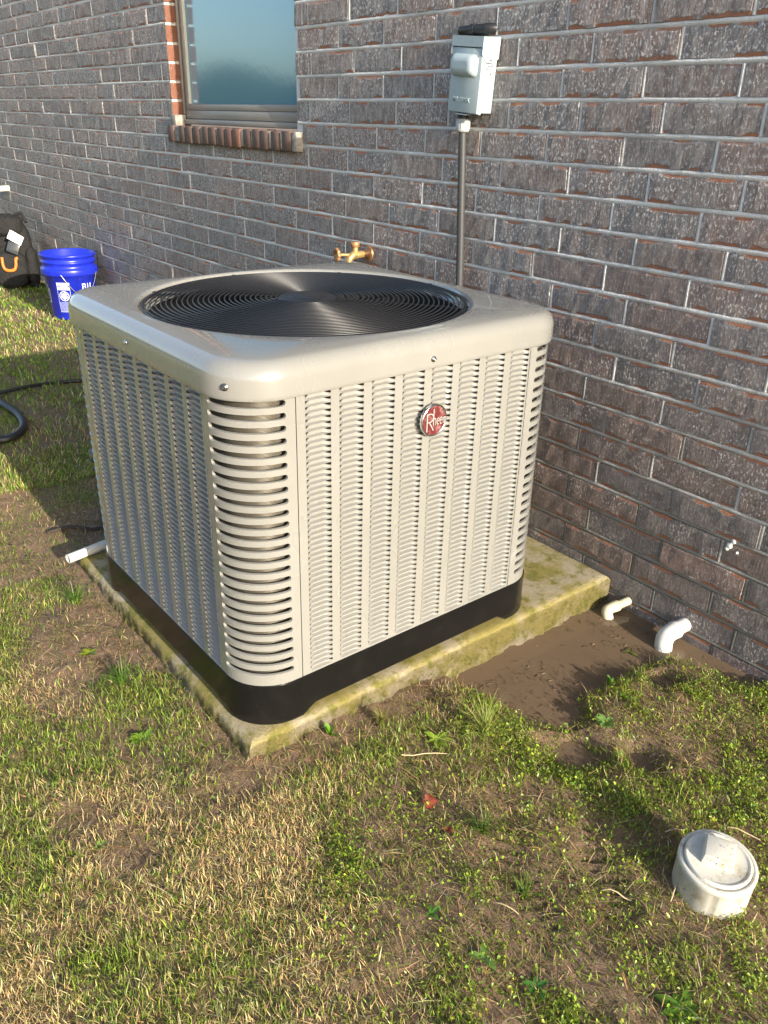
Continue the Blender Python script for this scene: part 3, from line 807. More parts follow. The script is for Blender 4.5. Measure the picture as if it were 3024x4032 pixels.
o = weld(m.build('rain_hood', M_box, box)); o.modifiers.new('thick', 'SOLIDIFY').thickness = .0016
m = MB(); rr = []
for (ins, d) in ((0, 0), (.003, .010), (.008, .018), (.014, .0215), (.02, .0225)):
    x0, x1, z0, z3 = -.054+ins, .047-ins, .088+ins, .146-ins; r = min(.013, (z3-z0)/2-.0005); ring = []
    for cx, cz, a0 in ((x1-r, z0+r, -90), (x1-r, z3-r, 0), (x0+r, z3-r, 90), (x0+r, z0+r, 180)):
        for i in range(5): a = math.radians(a0+90*i/4); ring.append((cx+r*math.cos(a), -bd_-.0003-d, cz+r*math.sin(a)))
    rr.append(ring)
m.loft(rr, True, False, True); recalc(m.build('handle_bulge', M_box, box))
tx = text_mesh('MILBANK', .0165, 'lettering', M_box, box, .0013, .0002); tx.location = (-.006, -bd_-.0006, .031); tx.rotation_euler = (math.pi/2, 0, 0)
for r in (.0185, .0125):
    m = MB(); n = 40
    m.lathe([(r-.0009, .0008), (r, .0016), (r+.0009, .0008)], n, axis='x'); o = m.build('knockout_ring', M_fit, box, (bw/2-.0032, -.024, .042))
for (y, z) in ((-.030, bh-.053), (-.036, bh-.074), (-.029, bh-.068), (-.018, bh-.066), (-.019, bh-.086)):
    m = MB(); m.lathe([(.0026, 0), (.0024, .0008), (0, .001)], 8, axis='x'); m.build('rivet_hole', M_dscrew, box, (bw/2+(.0032 if z > bh-.06 else -.003), y, z))
m = MB(); m.box(-.028, .018, -bd_+.001, -bd_+.02, -.0065, -.0035); m.build('latch', M_box, box)
m = MB(); m.tube([(-.022, -.032, 0), (-.0225, -.032, -.018)], .0165, 16); m.build('locknut', M_rubber, box)
# conduit under it
cn = empty('conduit', (-.690, -.032, 1.272), 'dark grey ribbed flexible conduit dropping from the electrical box behind the air conditioner', 'conduit')
m = MB(); m.lathe([(.0165, .004), (.0195, .002), (.0198, -.026), (.0175, -.031), (.012, -.032)], 20, cap0=True)
for a in range(6): 
    q = a*math.pi/3; m.box(.0185*math.cos(q)-.002, .0185*math.cos(q)+.002, .0185*math.sin(q)-.002, .0185*math.sin(q)+.002, -.022, -.002)
m.build('fitting', M_fit, cn)
m = MB(); path = catmull([(0, 0, -.028), (.006, .004, -.2), (.016, .008, -.45), (.02, .006, -.65), (.022, -.03, -.80), (.02, -.14, -.90), (.02, -.255, -.93)], 26)
rad_ = [.0112+(.0011 if i % 2 else 0) for i in range(len(path))]; m.tube(path, rad_, 12); m.build('hose', M_conduit, cn)
# black stub above the box
m = MB(); m.tube([(-.742, -.012, 1.4985), (-.700, -.013, 1.4985)], .0115, 14); m.tube([(-.698, -.013, 1.4985), (-.680, -.013, 1.4985)], .0145, 14); m.tube([(-.679, -.013, 1.4985), (-.640, -.013, 1.4985)], .0125, 14); m.tube([(-.642, -.013, 1.4985), (-.628, -.009, 1.4985), (-.622, .004, 1.499)], .0135, 12)
tag(m.build('pipe_stub', M_rubber), 'short black pipe fitting lying across the wall above the electrical box', 'pipe')

# ================================================================ brass hose tap
hb = empty('hose_tap', (-1.175, .002, .838), 'brass garden tap on the wall just behind the air conditioner', 'tap'); hb.scale = (.84, .84, .84)
m = MB(); m.lathe([(.031, .004), (.031, -.006), (.027, -.010), (.014, -.012), (.0125, -.05)], 20, axis='y', cap1=True); m.build('flange', M_handle, hb)
m = MB(); m.tube([(0, -.03, 0), (0, -.085, -.002), (0, -.10, -.012), (0, -.108, -.035)], [.0145, .017, .016, .0135], 14); m.lathe([(.0165, -.0365), (.0165, -.060), (.013, -.061)], 16, (0, -.108, 0)); m.tube([(0, -.072, 0), (0, -.072, .034)], [.013, .012], 12); m.build('body', M_brass, hb)
m = MB(); m.lathe([(.0, .052), (.017, .052), (.0185, .050), (.0185, .034), (.017, .032), (0, .032)], 20, (0, -.072, 0)); m.build('vacuum_cap', M_handle, hb)
m = MB(); m.tube([(0, -.085, .0), (-.012, -.125, .002), (-.016, -.150, .003)], .007, 10); m.build('stem', M_brass, hb)
m = MB(); n = 10; vs = []
for i in range(40):
    a = 2*math.pi*i/40; r = .0265*(1+.10*math.cos(a*8)); vs.append((a, r))
m.loft([[(.0+.0*0, .0, .0) if False else (math.cos(a)*r*.7, .006, math.sin(a)*r*.7) for a, r in vs], [(math.cos(a)*r*.9, .009, math.sin(a)*r*.9) for a, r in vs], [(math.cos(a)*r, .004, math.sin(a)*r) for a, r in vs], [(math.cos(a)*r, -.005, math.sin(a)*r) for a, r in vs], [(math.cos(a)*r*.8, -.007, math.sin(a)*r*.8) for a, r in vs], [(math.cos(a)*r*.68, -.001, math.sin(a)*r*.68) for a, r in vs], [(0.001*math.cos(a), .001, .001*math.sin(a)) for a, r in vs]], True, True)
o = recalc(m.build('handle_wheel', M_handle, hb, (-.017, -.154, .003))); o.rotation_euler = (0, 0, math.radians(-12))

# ================================================================ bucket
BX, BY = -3.83, -.205; BZ = float(ground_z(BX, BY))+.004
bk = empty('bucket', (BX, BY, BZ), 'blue plastic five gallon bucket on the grass beside the brick wall', 'bucket')
BH = .375
def brad(z): return .128+.021*z/.37
m = MB(); m.lathe([(0, .004), (.122, .004), (.128, .010), (brad(.255), .255), (brad(.262)+.006, .257), (brad(.262)+.0145, .258), (brad(.262)+.0155, .262), (brad(.288)+.0155, .288), (brad(.288)+.013, .293), (brad(.29)+.002, .295), (brad(.322)+.001, .322),
    (brad(.33)+.006, .325), (brad(.33)+.0075, .329), (brad(.33)+.0065, .333), (brad(.34)+.002, .336), (brad(.357), .356), (brad(.36)+.008, .359), (brad(.37)+.0095, .366), (brad(.37)+.008, .373), (brad(.37), BH), (brad(.37)-.004, .371), (.124, .012), (0, .010)], 56)
body = recalc(m.build('body', M_blue, bk))
def cpt(a, z, d=.0007): r = brad(z)+d; return (r*math.cos(a), r*math.sin(a), z)
view_a = math.atan2(CAM.y-BY, CAM.x-BX)
def patch(mb, a0, a1, z0, z1, d=.0007, n=6):
    vs = []
    for i in range(n+1): a = a0+(a1-a0)*i/n; vs += [cpt(a, z0, d), cpt(a, z1, d)]
    mb.add(vs, [(2*i, 2*i+2, 2*i+3, 2*i+1) for i in range(n)])
lab = MB(); ac_ = view_a-.36; wA = .27          # warning label
A0, A1 = ac_-wA, ac_+wA; zl0, zl1 = .052, .222
for (a, b, c, d) in ((A0, A1, zl1-.002, zl1), (A0, A1, zl0, zl0+.002), (A0, A0+.012, zl0, zl1), (A1-.012, A1, zl0, zl1)): patch(lab, a, b, c, d)
patch(lab, A0+.02, A1-.02, .202, .219); patch(lab, A0+.02, A1-.02, .180, .197)
for i in range(24):                               # prohibition ring
    a, b = 2*math.pi*i/24, 2*math.pi*(i+1)/24
    f = lambda q, r: cpt(ac_+r*math.cos(q)/brad(.145), .145+r*math.sin(q), .0009)
    lab.add([f(a, .0245), f(b, .0245), f(b, .0285), f(a, .0285)], [(0, 1, 2, 3)])
for i, (u, w, r) in enumerate(((0, .008, .010), (-.010, -.004, .009), (.011, -.006, .008), (.004, .016, .006), (-.012, .010, .006), (.012, .008, .006), (0, -.014, .007))):
    lab.add([cpt(ac_+(u+r*math.cos(q))/brad(.145), .145+w+r*.9*math.sin(q), .001) for q in [2*math.pi*j/8 for j in range(8)]], [tuple(range(8))])
lab.build('warning_label', M_white, bk)
fine = MB(); rr_ = random.Random(5)
for row in range(13):
    z = .108-row*.0043; a = A0+.03
    while a < A1-.05:
        l = rr_.uniform(.02, .07); patch(fine, a, min(a+l, A1-.03), z, z+.0022, .0008, 2); a += l+.012
fine.build('label_print', M_whitefaint, bk)
sh = MB(); a0 = view_a-1.22
for (a, b, c, d) in ((a0-.18, a0+.10, .10, .105), (a0+.065, a0+.10, .105, .175), (a0-.02, a0+.10, .175, .180), (a0-.02, a0+.0, .18, .195), (a0-.18, a0, .195, .20)): patch(sh, a, b, c, d)
tz = [(-.10, .165), (-.03, .165), (-.03, .160), (-.085, .160), (-.085, .148), (-.035, .146), (-.025, .135), (-.035, .122), (-.10, .122), (-.10, .127), (-.045, .127), (-.04, .135), (-.045, .141), (-.10, .143)]
sh.add([cpt(a0+a, z, .0008) for a, z in tz], [tuple(range(len(tz)))])
sh.build('front_print', M_white, bk)
bs = MB(); a0 = view_a+.56
patch(bs, a0-.02, a0+.16, .096, .140)
for (a, b, c, d) in ((.42, .46, .176, .212), (.46, .56, .206, .212), (.46, .56, .192, .197), (.46, .56, .176, .181), (.55, .585, .197, .207), (.55, .585, .181, .193),
                     (.66, .70, .181, .212), (.70, .80, .176, .181), (.80, .84, .181, .212)): patch(bs, view_a+a, view_a+b, c, d, .0008, 2)
bs.build('side_print', M_white, bk)
m = MB(); pts = []
for i in range(15):
    q = math.pi*i/14; rr2 = .166
    u = Vector((math.cos(view_a-.55), math.sin(view_a-.55), 0)); w = Vector((math.cos(view_a+1.02), math.sin(view_a+1.02), 0))
    pts.append(u*(rr2*math.cos(q))*0+w*0+Vector(cpt(view_a-.33+1.5*i/14, .268-.125*math.sin(q), .016)))
m.tube(pts, .0022, 8); m.build('bail_handle', M_steel, bk)

# ================================================================ backpack tool bag
TX, TY = -4.93, -.225; TZ = float(ground_z(TX, TY))
tb = empty('tool_bag', (TX, TY, TZ), 'black backpack tool bag with orange handle leaning on the wall by the bucket', 'bag', rot=(math.radians(-4), 0, math.radians(62)))
tb.scale = (.84, .85, .92)
def blob(name, mat, cx, cy, z0, z1, wx, wy, seed, parent, n=28, nz=14, e=2.6, amp=.012):
    m = MB(); rings = []
    for i in range(nz+1):
        t = i/nz; z = z0+(z1-z0)*t; s = (1-abs(2*t-1)**4.5)**.5 if 0 < t < 1 else .25
        ring = []
        for j in range(n):
            a = 2*math.pi*j/n; c, s2 = math.cos(a), math.sin(a)
            r = (abs(c)**e+abs(s2)**e)**(-1/e); q = 1+(float(vnoise(a*1.9+seed, t*5, 1.6, seed))-.5)*amp*16*.5
            ring.append((cx+wx*c*r*s*q, cy+wy*s2*r*s*q, z+(float(vnoise(a*2, t*4, 2, seed+3))-.5)*amp))
        rings.append(ring)
    m.loft(rings, True, True, True); return recalc(m.build(name, mat, parent))
blob('main_body', M_bag, 0, .03, 0, .50, .150, .095, 3, tb)
blob('front_pocket', M_bag, -.01, -.085, .005, .28, .128, .055, 8, tb)
blob('side_pocket', M_bag, .145, -.01, .01, .30, .045, .07, 12, tb)
blob('top_flap', M_bag, -.015, -.01, .37, .53, .125, .10, 15, tb)
m = MB(); m.tube(catmull([(-.055, -.142, .235), (-.052, -.150, .175), (-.035, -.153, .148), (0, -.155, .142), (.032, -.153, .150), (.046, -.150, .18), (.05, -.142, .222), (.066, -.138, .228)], 5), .0115, 10); m.build('orange_grip', M_orange, tb)
for x in (-.02, .05):
    m = MB(); m.tube(catmull([(x, .12, .50), (x+.02, .145, .40), (x+.03, .14, .25), (x+.03, .12, .08)], 5), .012, 8); m.build('shoulder_strap', M_bag, tb)
m = MB(); m.tube(catmull([(.10, -.02, .02), (.16, -.06, .03), (.185, -.05, -.0), (.20, -.02, .03)], 5), .014, 8); m.build('bottom_strap', M_bag, tb)
m = MB(); m.tube(catmull([(.02, .06, .50), (.09, .05, .535), (.13, .03, .47)], 6), .013, 8); m.build('carry_loop', M_bag, tb)
m = MB(); m.box(-.055, .055, -.004, .014, -.034, .034); tg = bevel(m.build('white_tag', M_white, tb, (.072, -.148, .372)), .003, 2); tg.rotation_euler = (math.radians(-14), math.radians(30), math.radians(10))
m = MB(); m.box(-.040, .006, -.0055, -.0045, .009, .015); m.build('red_line', M_red_print, tg)
m = MB(); m.box(-.012, .006, -.0055, -.0045, -.017, -.011); m.box(.026, .032, -.0055, -.0045, .004, .016); m.box(.035, .041, -.0055, -.0045, .004, .016); m.build('grey_print', M_grey_print, tg)
m = MB(); m.box(-.045, .045, -.006, .006, -.075, .0); o = bevel(m.build('clear_sleeve', mat_simple('dark_plastic', (.05, .055, .06), .15), tb, (.058, -.146, .335)), .003, 2); o.rotation_euler = (math.radians(-8), math.radians(22), 0)

# ================================================================ pipes and loose things
def pipe(name, pts, r, mat, label, cat, bore=.8, n=18, open_end=True):
    m = MB(); m.tube(pts, r, n, caps=False)
    p0 = Vector(pts[0]); t = (Vector(pts[0])-Vector(pts[1])).normalized()
    a = t.orthogonal().normalized(); b = t.cross(a)
    ringo = [p0+(a*math.cos(q)+b*math.sin(q))*r for q in [2*math.pi*k/n for k in range(n)]]
    ringi = [p0+(a*math.cos(q)+b*math.sin(q))*r*bore for q in [2*math.pi*k/n for k in range(n)]]
    deep = [p-t*r*3 for p in ringi]
    m.loft([ringo, ringi, deep], True, False, True, smooth=False); return tag(recalc(m.build(name, mat)), label, cat)
o = pipe('drain_pipe', [(-.962, -1.243, .1005), (-.985, -1.13, .1005), (-1.02, -.90, .101)], .0138, M_pvc, 'white drain pipe lying on the far left corner of the pad', 'pipe')
o = pipe('wall_pipe', [(-5.66, -.125, .728), (-5.61, -.03, .738), (-5.59, .02, .74)], .021, M_pvc, 'cream pipe stub sticking out of the wall above the black bag', 'pipe')
e1 = empty('small_elbow_pipe', (.0725, -.072, .021), 'smaller cream pipe elbow from the wall into the puddle beside the pad', 'pipe')
m = MB(); m.tube([(.0165, .082, .010), (.006, .022, .003)], .0125, 16); m.build('pipe', M_pvcc, e1)
m = MB(); m.tube(catmull([(.0085, .036, .0045), (.003, .013, .001), (.0, .0, -.004), (.0035, -.003, -.014), (.013, -.003, -.034), (.017, -.003, -.05)], 4), [.0158, .0166, .0166, .0158]+[.0156]*17, 18); m.build('elbow', M_pvcc, e1)
e2 = empty('large_elbow_pipe', (.262, -.060, .030), 'larger white pipe elbow rising from the mud near the wall', 'pipe')
m = MB(); m.tube([(.010, .072, .018), (.004, .022, .013)], .0198, 18); m.build('pipe', M_pvc, e2)
m = MB(); m.tube(catmull([(.006, .030, .0135), (.003, .012, .010), (.0, -.005, .002), (.001, -.014, -.012), (.004, -.017, -.03), (.006, -.018, -.06)], 5), [.0236, .0247, .0247, .0247, .0238]+[.0236]*21, 20); m.build('elbow', M_pvc, e2)
# clean-out
CX, CY = .785, -.694; CZ0 = float(ground_z(CX, CY))
cl = empty('cleanout', (CX, CY, .012), 'round dirty white sewer clean-out cap with square lug standing in the grass', 'drain cap', rot=(math.radians(3), math.radians(3), 0))
HH = .094
m = MB(); n = 72; rings = []
for (r, z) in ((.0655, -.03), (.0660, HH-.014), (.0672, HH-.012), (.0675, HH-.003), (.066, HH), (.0595, HH+.0005), (.0585, HH-.003), (.057, HH-.003)):
    ring = []
    for j in range(n):
        a = 2*math.pi*j/n; q = r-(.0036 if (j % 12 in (0,) and z < HH-.013) else 0); ring.append((q*math.cos(a), q*math.sin(a), z))
    rings.append(ring)
m.loft(rings, True); recalc(m.build('hub', M_clean, cl))
m = MB(); m.lathe([(.0575, HH-.006), (.0575, HH+.0035), (.056, HH+.005), (.0525, HH+.0055), (.051, HH+.004), (.049, HH+.0035), (0, HH+.0035)], 56); plug = m.build('plug', M_clean, cl)
m = MB(); lw = .0245; lift = .019
m.add([(-lw*1.12, -lw*1.12, 0), (lw*1.12, -lw*1.12, 0), (lw*1.12, lw*1.12, 0), (-lw*1.12, lw*1.12, 0), (-lw, -lw, lift), (lw, -lw, lift), (lw, lw, lift), (-lw, lw, lift)],
      [(0, 1, 5, 4), (1, 2, 6, 5), (2, 3, 7, 6), (3, 0, 4, 7), (4, 5, 6, 7)])
lug = bevel(m.build('lug', M_clean, plug, (-.004, .006, HH+.0035)), .0016, 2); lug.rotation_euler = (0, 0, math.radians(27))
m = MB()
for dx in (-.010, .010): m.lathe([(.0042, 0), (.0042, .0008), (.0034, .0008), (.0034, 0)], 14, (dx, -lw*1.07, lift*.45), axis='y')
m.box(-.002, .002, -lw*1.07-.001, -lw*1.07+.001, lift*.3, lift*.6); m.lathe([(.0018, -.0006), (.0028, .0006), (.0036, -.0002)], 10, (.003, .006, lift)); m.build('moulded_mark', M_clean, lug)
# hose and cable on the grass
gz = lambda x, y: float(ground_z(x, y))
def onground(pts, up): return [(x, y, gz(x, y)+up) for x, y in pts]
m = MB(); m.tube(catmull(onground([(-3.0, -1.25), (-2.72, -1.09), (-2.50, -1.035), (-2.38, -1.02), (-2.25, -1.005), (-2.13, -1.02), (-2.05, -1.065), (-2.03, -1.12), (-2.07, -1.18), (-2.2, -1.30)], .020), 6), .0165, 10)
tag(m.build('black_hose', M_rubber), 'thick black hose bending across the grass at the left edge', 'hose')
m = MB(); m.tube(catmull(onground([(-2.6, -1.12), (-2.57, -.98), (-2.60, -.84), (-2.62, -.72), (-2.6, -.60), (-2.55, -.42), (-2.4, -.3)], .014), 6), .0085, 8)
tag(m.build('thin_cable', M_rubber), 'thin dark cable half sunk in shaded grass left of the air conditioner', 'cable')
m = MB(); m.tube(catmull(onground([(-1.10, -.92), (-1.17, -1.0), (-1.19, -1.09), (-1.235, -1.15), (-1.24, -1.22)], .006), 6), [.008]*12+[.006]*12+[.005], 7)
tag(m.build('old_root', M_rootbark), 'dark root crossing the bare soil behind the white drain pipe', 'root')
m = MB(); m.box(-.055, .055, -.035, .035, -.01, .045); o = bevel(m.build('concrete_block', M_stone, None, (-1.72, -.842, gz(-1.72, -.842))), .006, 2); o.rotation_euler = (0, .08, .5)
tag(o, 'small grey concrete block on the grass just left of the air conditioner', 'block')
# dead leaf
def leaf_obj(x, y, s, mat, label, name='dead_leaf', cat='leaf', rot=0.5, tilt=.3):
    m = MB(); out = []
    for i in range(13):
        t = i/12; w = math.sin(math.pi*t)**.8*(.36+.10*math.sin(t*22)); out.append((t-.5, w))
    vs = [(u*s, w*s, .14*s*math.sin(u*5)+abs(w)*s*.35) for u, w in out]+[(u*s, 0, .14*s*math.sin(u*5)) for u, w in out]+[(u*s, -w*s, .14*s*math.sin(u*5)+abs(w)*s*.30) for u, w in out]
    n = 13; fs = [(j*n+i, j*n+i+1, (j+1)*n+i+1, (j+1)*n+i) for j in range(2) for i in range(n-1)]
    m.add(vs, fs, 0, True); o = m.build(name, mat, None, (x, y, gz(x, y)+.014)); o.rotation_euler = (tilt, .15, rot); return tag(o, label, cat)
leaf_obj(.345, -.985, .036, M_leaf, 'red dead leaf curled on the weedy ground in front of the pad', rot=2.2)
leaf_obj(.418, -1.0, .020, M_leaf, 'tiny red leaf scrap right of the larger red leaf', rot=.4)

# ================================================================ vegetation (numpy batches)
def batch(name, co, faces, cols, mat, kind='stuff'):
    me = bpy.data.meshes.new(name); me.vertices.add(len(co)); me.vertices.foreach_set('co', co.astype(np.float32).ravel())
    nl = sum(f.size for f in faces); me.loops.add(nl)
    me.loops.foreach_set('vertex_index', np.concatenate([f.ravel() for f in faces]).astype(np.int32))
    ls = []; o = 0
    for f in faces: ls.append(o+np.arange(len(f))*f.shape[1]); o += f.size
    ls = np.concatenate(ls); me.polygons.add(len(ls)); me.polygons.foreach_set('loop_start', ls.astype(np.int32)); me.update(calc_edges=True)
    ca = me.color_attributes.new('Col', 'FLOAT_COLOR', 'POINT'); ca.data.foreach_set('color', np.concatenate([cols, np.ones((len(cols), 1))], 1).astype(np.float32).ravel())
    me.materials.append(mat); me.update(); o = bpy.data.objects.new(name, me); COL.objects.link(o)
    if kind: o['kind'] = kind
    return o
def blades(name, x, y, L, wid, lean, col, mat, curl=.5, zoff=-.003, az=None, tipcol=None):
    n = len(x); z = ground_z(x, y)+zoff
    if az is None: az = rng.uniform(0, 2*np.pi, n)
    d = np.stack([np.cos(az), np.sin(az), np.zeros(n)], -1); face = az+np.pi/2+rng.normal(0, .5, n)
    s = np.stack([np.cos(face), np.sin(face), np.zeros(n)], -1)
    root = np.stack([x, y, z], -1); l2 = np.clip(lean+curl*rng.uniform(.2, 1.2, n), 0, 1.75)
    up = np.array([0, 0, 1.])
    v1 = d*np.sin(lean)[:, None]+up*np.cos(lean)[:, None]; v2 = d*np.sin(l2)[:, None]+up*np.cos(l2)[:, None]
    mid = root+v1*(L*.5)[:, None]; tip = mid+v2*(L*.5)[:, None]
    w = wid[:, None]/2
    co = np.stack([root-s*w, root+s*w, mid-s*w*.85, mid+s*w*.85, tip], 1).reshape(-1, 3)
    b = np.arange(n)*5
    q = np.stack([b, b+1, b+3, b+2], -1); t = np.stack([b+2, b+3, b+4], -1)
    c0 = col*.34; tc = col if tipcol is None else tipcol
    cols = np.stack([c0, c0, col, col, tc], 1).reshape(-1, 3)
    return batch(name, co, [q, t], cols, mat)
def pad_dist(x, y):
    dx = np.maximum(np.maximum(sxl-x, x-sx), 0); dy = np.maximum(np.maximum(sy0-y, y-sy1), 0); return np.hypot(dx, dy)
def ok(x, y):
    k = (y < -.01) & (pad_dist(x, y) > .004) & (np.hypot(x-CX, y-CY) > .066) & (ground_z(x, y) > -.006)
    return k & (np.hypot(x-BX, y-BY) > .12)
def scatter(n, x0, x1, y0, y1):
    return rng.uniform(x0, x1, n), rng.uniform(y0, y1, n)
def lod(x, y, d0=1.6): return np.hypot(np.hypot(x-CAM.x, y-CAM.y), CAM.z)
# zone fields
def right_zone(x, y): return smooth01((x-.10+.95*np.minimum(y+1.0, 0)+.12*np.maximum(y+1.0, 0)+(fbm(x, y, 3, 61)-.5)*.35)/.2)   # weedy muddy part right of the pad
def bare_field(x, y):
    pd = pad_dist(x, y); n = fbm(x, y, 3.2, 41); n2 = fbm(x, y, 9, 43)
    left = smooth01((.235+(n-.5)*.60-pd)/.16)*(y < -.4)*(x < .12)*smooth01((.25-x)/.2)
    behind = smooth01((.55+(n-.5)*.7-pd)/.2)*(x < sxl)
    mud = smooth01((n2-.51+.10*(right_zone(x, y)-.5))/.08)*right_zone(x, y)
    tr = np.zeros_like(x)
    for (cx, cy, r) in ((.66, -.86, .12), (.52, -.95, .11), (.62, -.99, .09), (.42, -.86, .06), (.35, -1.12, .05), (-.02, -1.55, .05), (.10, -1.50, .05)): tr = np.maximum(tr, smooth01(1.4-np.hypot(x-cx, y-cy)/r+(n2-.5)*1.5))
    return np.clip(np.maximum(np.maximum(left*.94, behind*.85), np.maximum(mud*.8, tr*.9)), 0, 1)
def colour(n, base, var, hv=.12):
    c = np.array(base)[None]*np.exp(rng.normal(0, var, (n, 1))); c = c*np.exp(rng.normal(0, hv, (n, 3))*np.array([1, .5, 1])); return np.clip(c, .004, .8)

# --- near turf
N = 900000
x, y = scatter(N, -1.9, 1.5, -2.3, -.02)
dc = lod(x, y); bare = bare_field(x, y); rz = right_zone(x, y); patch_n = fbm(x, y, 5.5, 51); fine_n = fbm(x, y, 16, 53)
dens = np.clip((1.75/dc)**1.6, .2, 1)*(1-bare)*(1-.5*rz)*np.clip(.45+1.3*fine_n, 0, 1)
k = ok(x, y) & (rng.random(N) < dens); x, y, dc, pn, rz2, fn = x[k], y[k], dc[k], patch_n[k], rz[k], fine_n[k]
dryp = np.clip(.40+2.8*(pn-.5)+.28*smooth01((x+.35)/.5)*smooth01((-y-1.0)/.3)-.30*rz2, .10, .88)
isdry = rng.random(len(x)) < dryp
g = ~isdry; n = g.sum()
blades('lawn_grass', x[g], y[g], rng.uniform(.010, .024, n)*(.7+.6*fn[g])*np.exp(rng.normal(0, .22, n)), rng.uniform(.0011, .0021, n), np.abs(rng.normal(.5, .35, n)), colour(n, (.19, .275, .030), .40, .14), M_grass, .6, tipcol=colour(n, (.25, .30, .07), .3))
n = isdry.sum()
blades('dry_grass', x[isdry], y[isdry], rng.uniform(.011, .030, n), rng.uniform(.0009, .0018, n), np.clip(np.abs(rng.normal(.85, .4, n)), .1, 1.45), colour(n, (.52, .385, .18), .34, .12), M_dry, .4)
# --- thatch: flat straw and clippings on bare ground
N = 150000
x, y = scatter(N, -1.9, 1.5, -2.3, -.02); b = bare_field(x, y); rz = right_zone(x, y)
k = ok(x, y) & (rng.random(N) < np.clip(.10+.75*b*(fbm(x, y, 12, 77)*1.6-.25), 0, 1)*np.clip((1.7/lod(x, y))**1.3, .25, 1)*(1-.35*rz)); x, y = x[k], y[k]; n = len(x)
blades('straw_thatch', x, y, rng.uniform(.012, .045, n), rng.uniform(.0007, .0016, n), np.clip(rng.normal(1.35, .18, n), .6, 1.54), colour(n, (.36, .245, .125), .45, .12), M_dry, .25, .001)
# --- runners: long wiry stolons lying over the turf
N = 5200
x, y = scatter(N, -1.7, 1.4, -2.2, -.05); k = ok(x, y) & (rng.random(N) < np.clip((1.8/lod(x, y))**1.5, .2, 1)); x, y = x[k], y[k]; n = len(x)
blades('grass_runners', x, y, rng.uniform(.035, .085, n), rng.uniform(.0009, .0015, n), rng.uniform(1.25, 1.5, n), np.where(rng.random((n, 1)) < .6, colour(n, (.48, .36, .18), .3), colour(n, (.20, .23, .05), .3)), M_dry, .25, .006)
# --- crumbs of soil on the bare patches
N = 60000
x, y = scatter(N, -1.6, 1.4, -2.1, -.03); k = ok(x, y) & (rng.random(N) < bare_field(x, y)*.55*np.clip((1.8/lod(x, y))**1.5, .2, 1)); x, y = x[k], y[k]; n = len(x)
sz_ = np.minimum(.0008*np.exp(rng.gamma(1.3, .40, n)), .0036); base = np.array([[1, 0, 0], [-1, 0, 0], [0, 1, 0], [0, -1, 0], [0, 0, .8], [0, 0, -.8]])
co = base[None]*(1+rng.normal(0, .3, (n, 6, 1)))*sz_[:, None, None]+rng.normal(0, .25, (n, 6, 3))*sz_[:, None, None]+np.stack([x, y, ground_z(x, y)+sz_*.3], -1)[:, None]
i = np.arange(n)[:, None]*6; tf = np.array([[0, 2, 4], [2, 1, 4], [1, 3, 4], [3, 0, 4], [2, 0, 5], [1, 2, 5], [3, 1, 5], [0, 3, 5]])
batch('soil_crumbs', co.reshape(-1, 3), [(i[:, :, None]+tf[None]).reshape(-1, 3)], np.full((n*6, 3), .2), M_soil)
# --- weeds right of the pad: small round leaves on short stems
def leaves(name, x, y, h, s, col, mat, tiltv=.45):
    n = len(x); z = ground_z(x, y)+h; az = rng.uniform(0, 2*np.pi, n); t = rng.normal(0, tiltv, n); t2 = rng.normal(0, tiltv, n)
    a = np.stack([np.cos(az), np.sin(az), np.sin(t)], -1); b = np.stack([-np.sin(az), np.cos(az), np.sin(t2)], -1)
    c = np.stack([x, y, z], -1); S_ = s[:, None]
    asp = rng.uniform(.28, .62, n)[:, None]
    fold = np.array([0, 0, 1.])[None]*S_*.22
    p0 = c-a*S_; p3 = c+a*S_
    p1 = c-a*S_*.35+b*S_*asp+fold; p2 = c+a*S_*.45+b*S_*asp*.85+fold; p4 = c+a*S_*.45-b*S_*asp*.85+fold; p5 = c-a*S_*.35-b*S_*asp+fold
    co = np.stack([p0, p1, p2, p3, p4, p5], 1).reshape(-1, 3); i = np.arange(n)*6
    q = np.concatenate([np.stack([i, i+3, i+2, i+1], -1), np.stack([i, i+5, i+4, i+3], -1)])
    return batch(name, co, [q], np.repeat(col, 6, 0), mat)
N = 300000
x, y = scatter(N, -.1, 1.5, -1.75, -.02); rz = right_zone(x, y); cl_n = fbm(x, y, 7, 81); c2 = fbm(x, y, 22, 83); b = bare_field(x, y)
k = ok(x, y) & (rng.random(N) < rz*np.clip((cl_n-.26)*3.2, .10, 1)*np.clip((c2-.26)*2.6, .05, 1)*(1-.85*b)); x, y = x[k], y[k]; n = len(x)
leaves('ground_weeds', x, y, np.abs(rng.normal(.009, .007, n)), rng.uniform(.0014, .0040, n), colour(n, (.19, .265, .024), .42, .15), M_weed, .75)
N = 170000
x, y = scatter(N, -.05, 1.5, -1.6, -.02); rz = right_zone(x, y); k = ok(x, y) & (rng.random(N) < rz*.55*np.clip(fbm(x, y, 8, 91)*2-.5, .05, 1)); x, y = x[k], y[k]; n = len(x)
blades('weed_stems', x, y, rng.uniform(.010, .036, n), rng.uniform(.0007, .0014, n), np.clip(np.abs(rng.normal(1.0, .4, n)), .1, 1.5), np.where(rng.random((n, 1)) < .5, colour(n, (.15, .19, .035), .4), colour(n, (.34, .23, .11), .4)), M_grass, .7)
N = 5000
x, y = scatter(N, .03, .55, -.62, -.015); k = (ground_z(x, y) < -.004) & (pad_dist(x, y) > .006) & (rng.random(N) < .02+.35*smooth01((fbm(x, y, 9, 131)-.64)/.08)); x, y = x[k], y[k]; n = len(x)
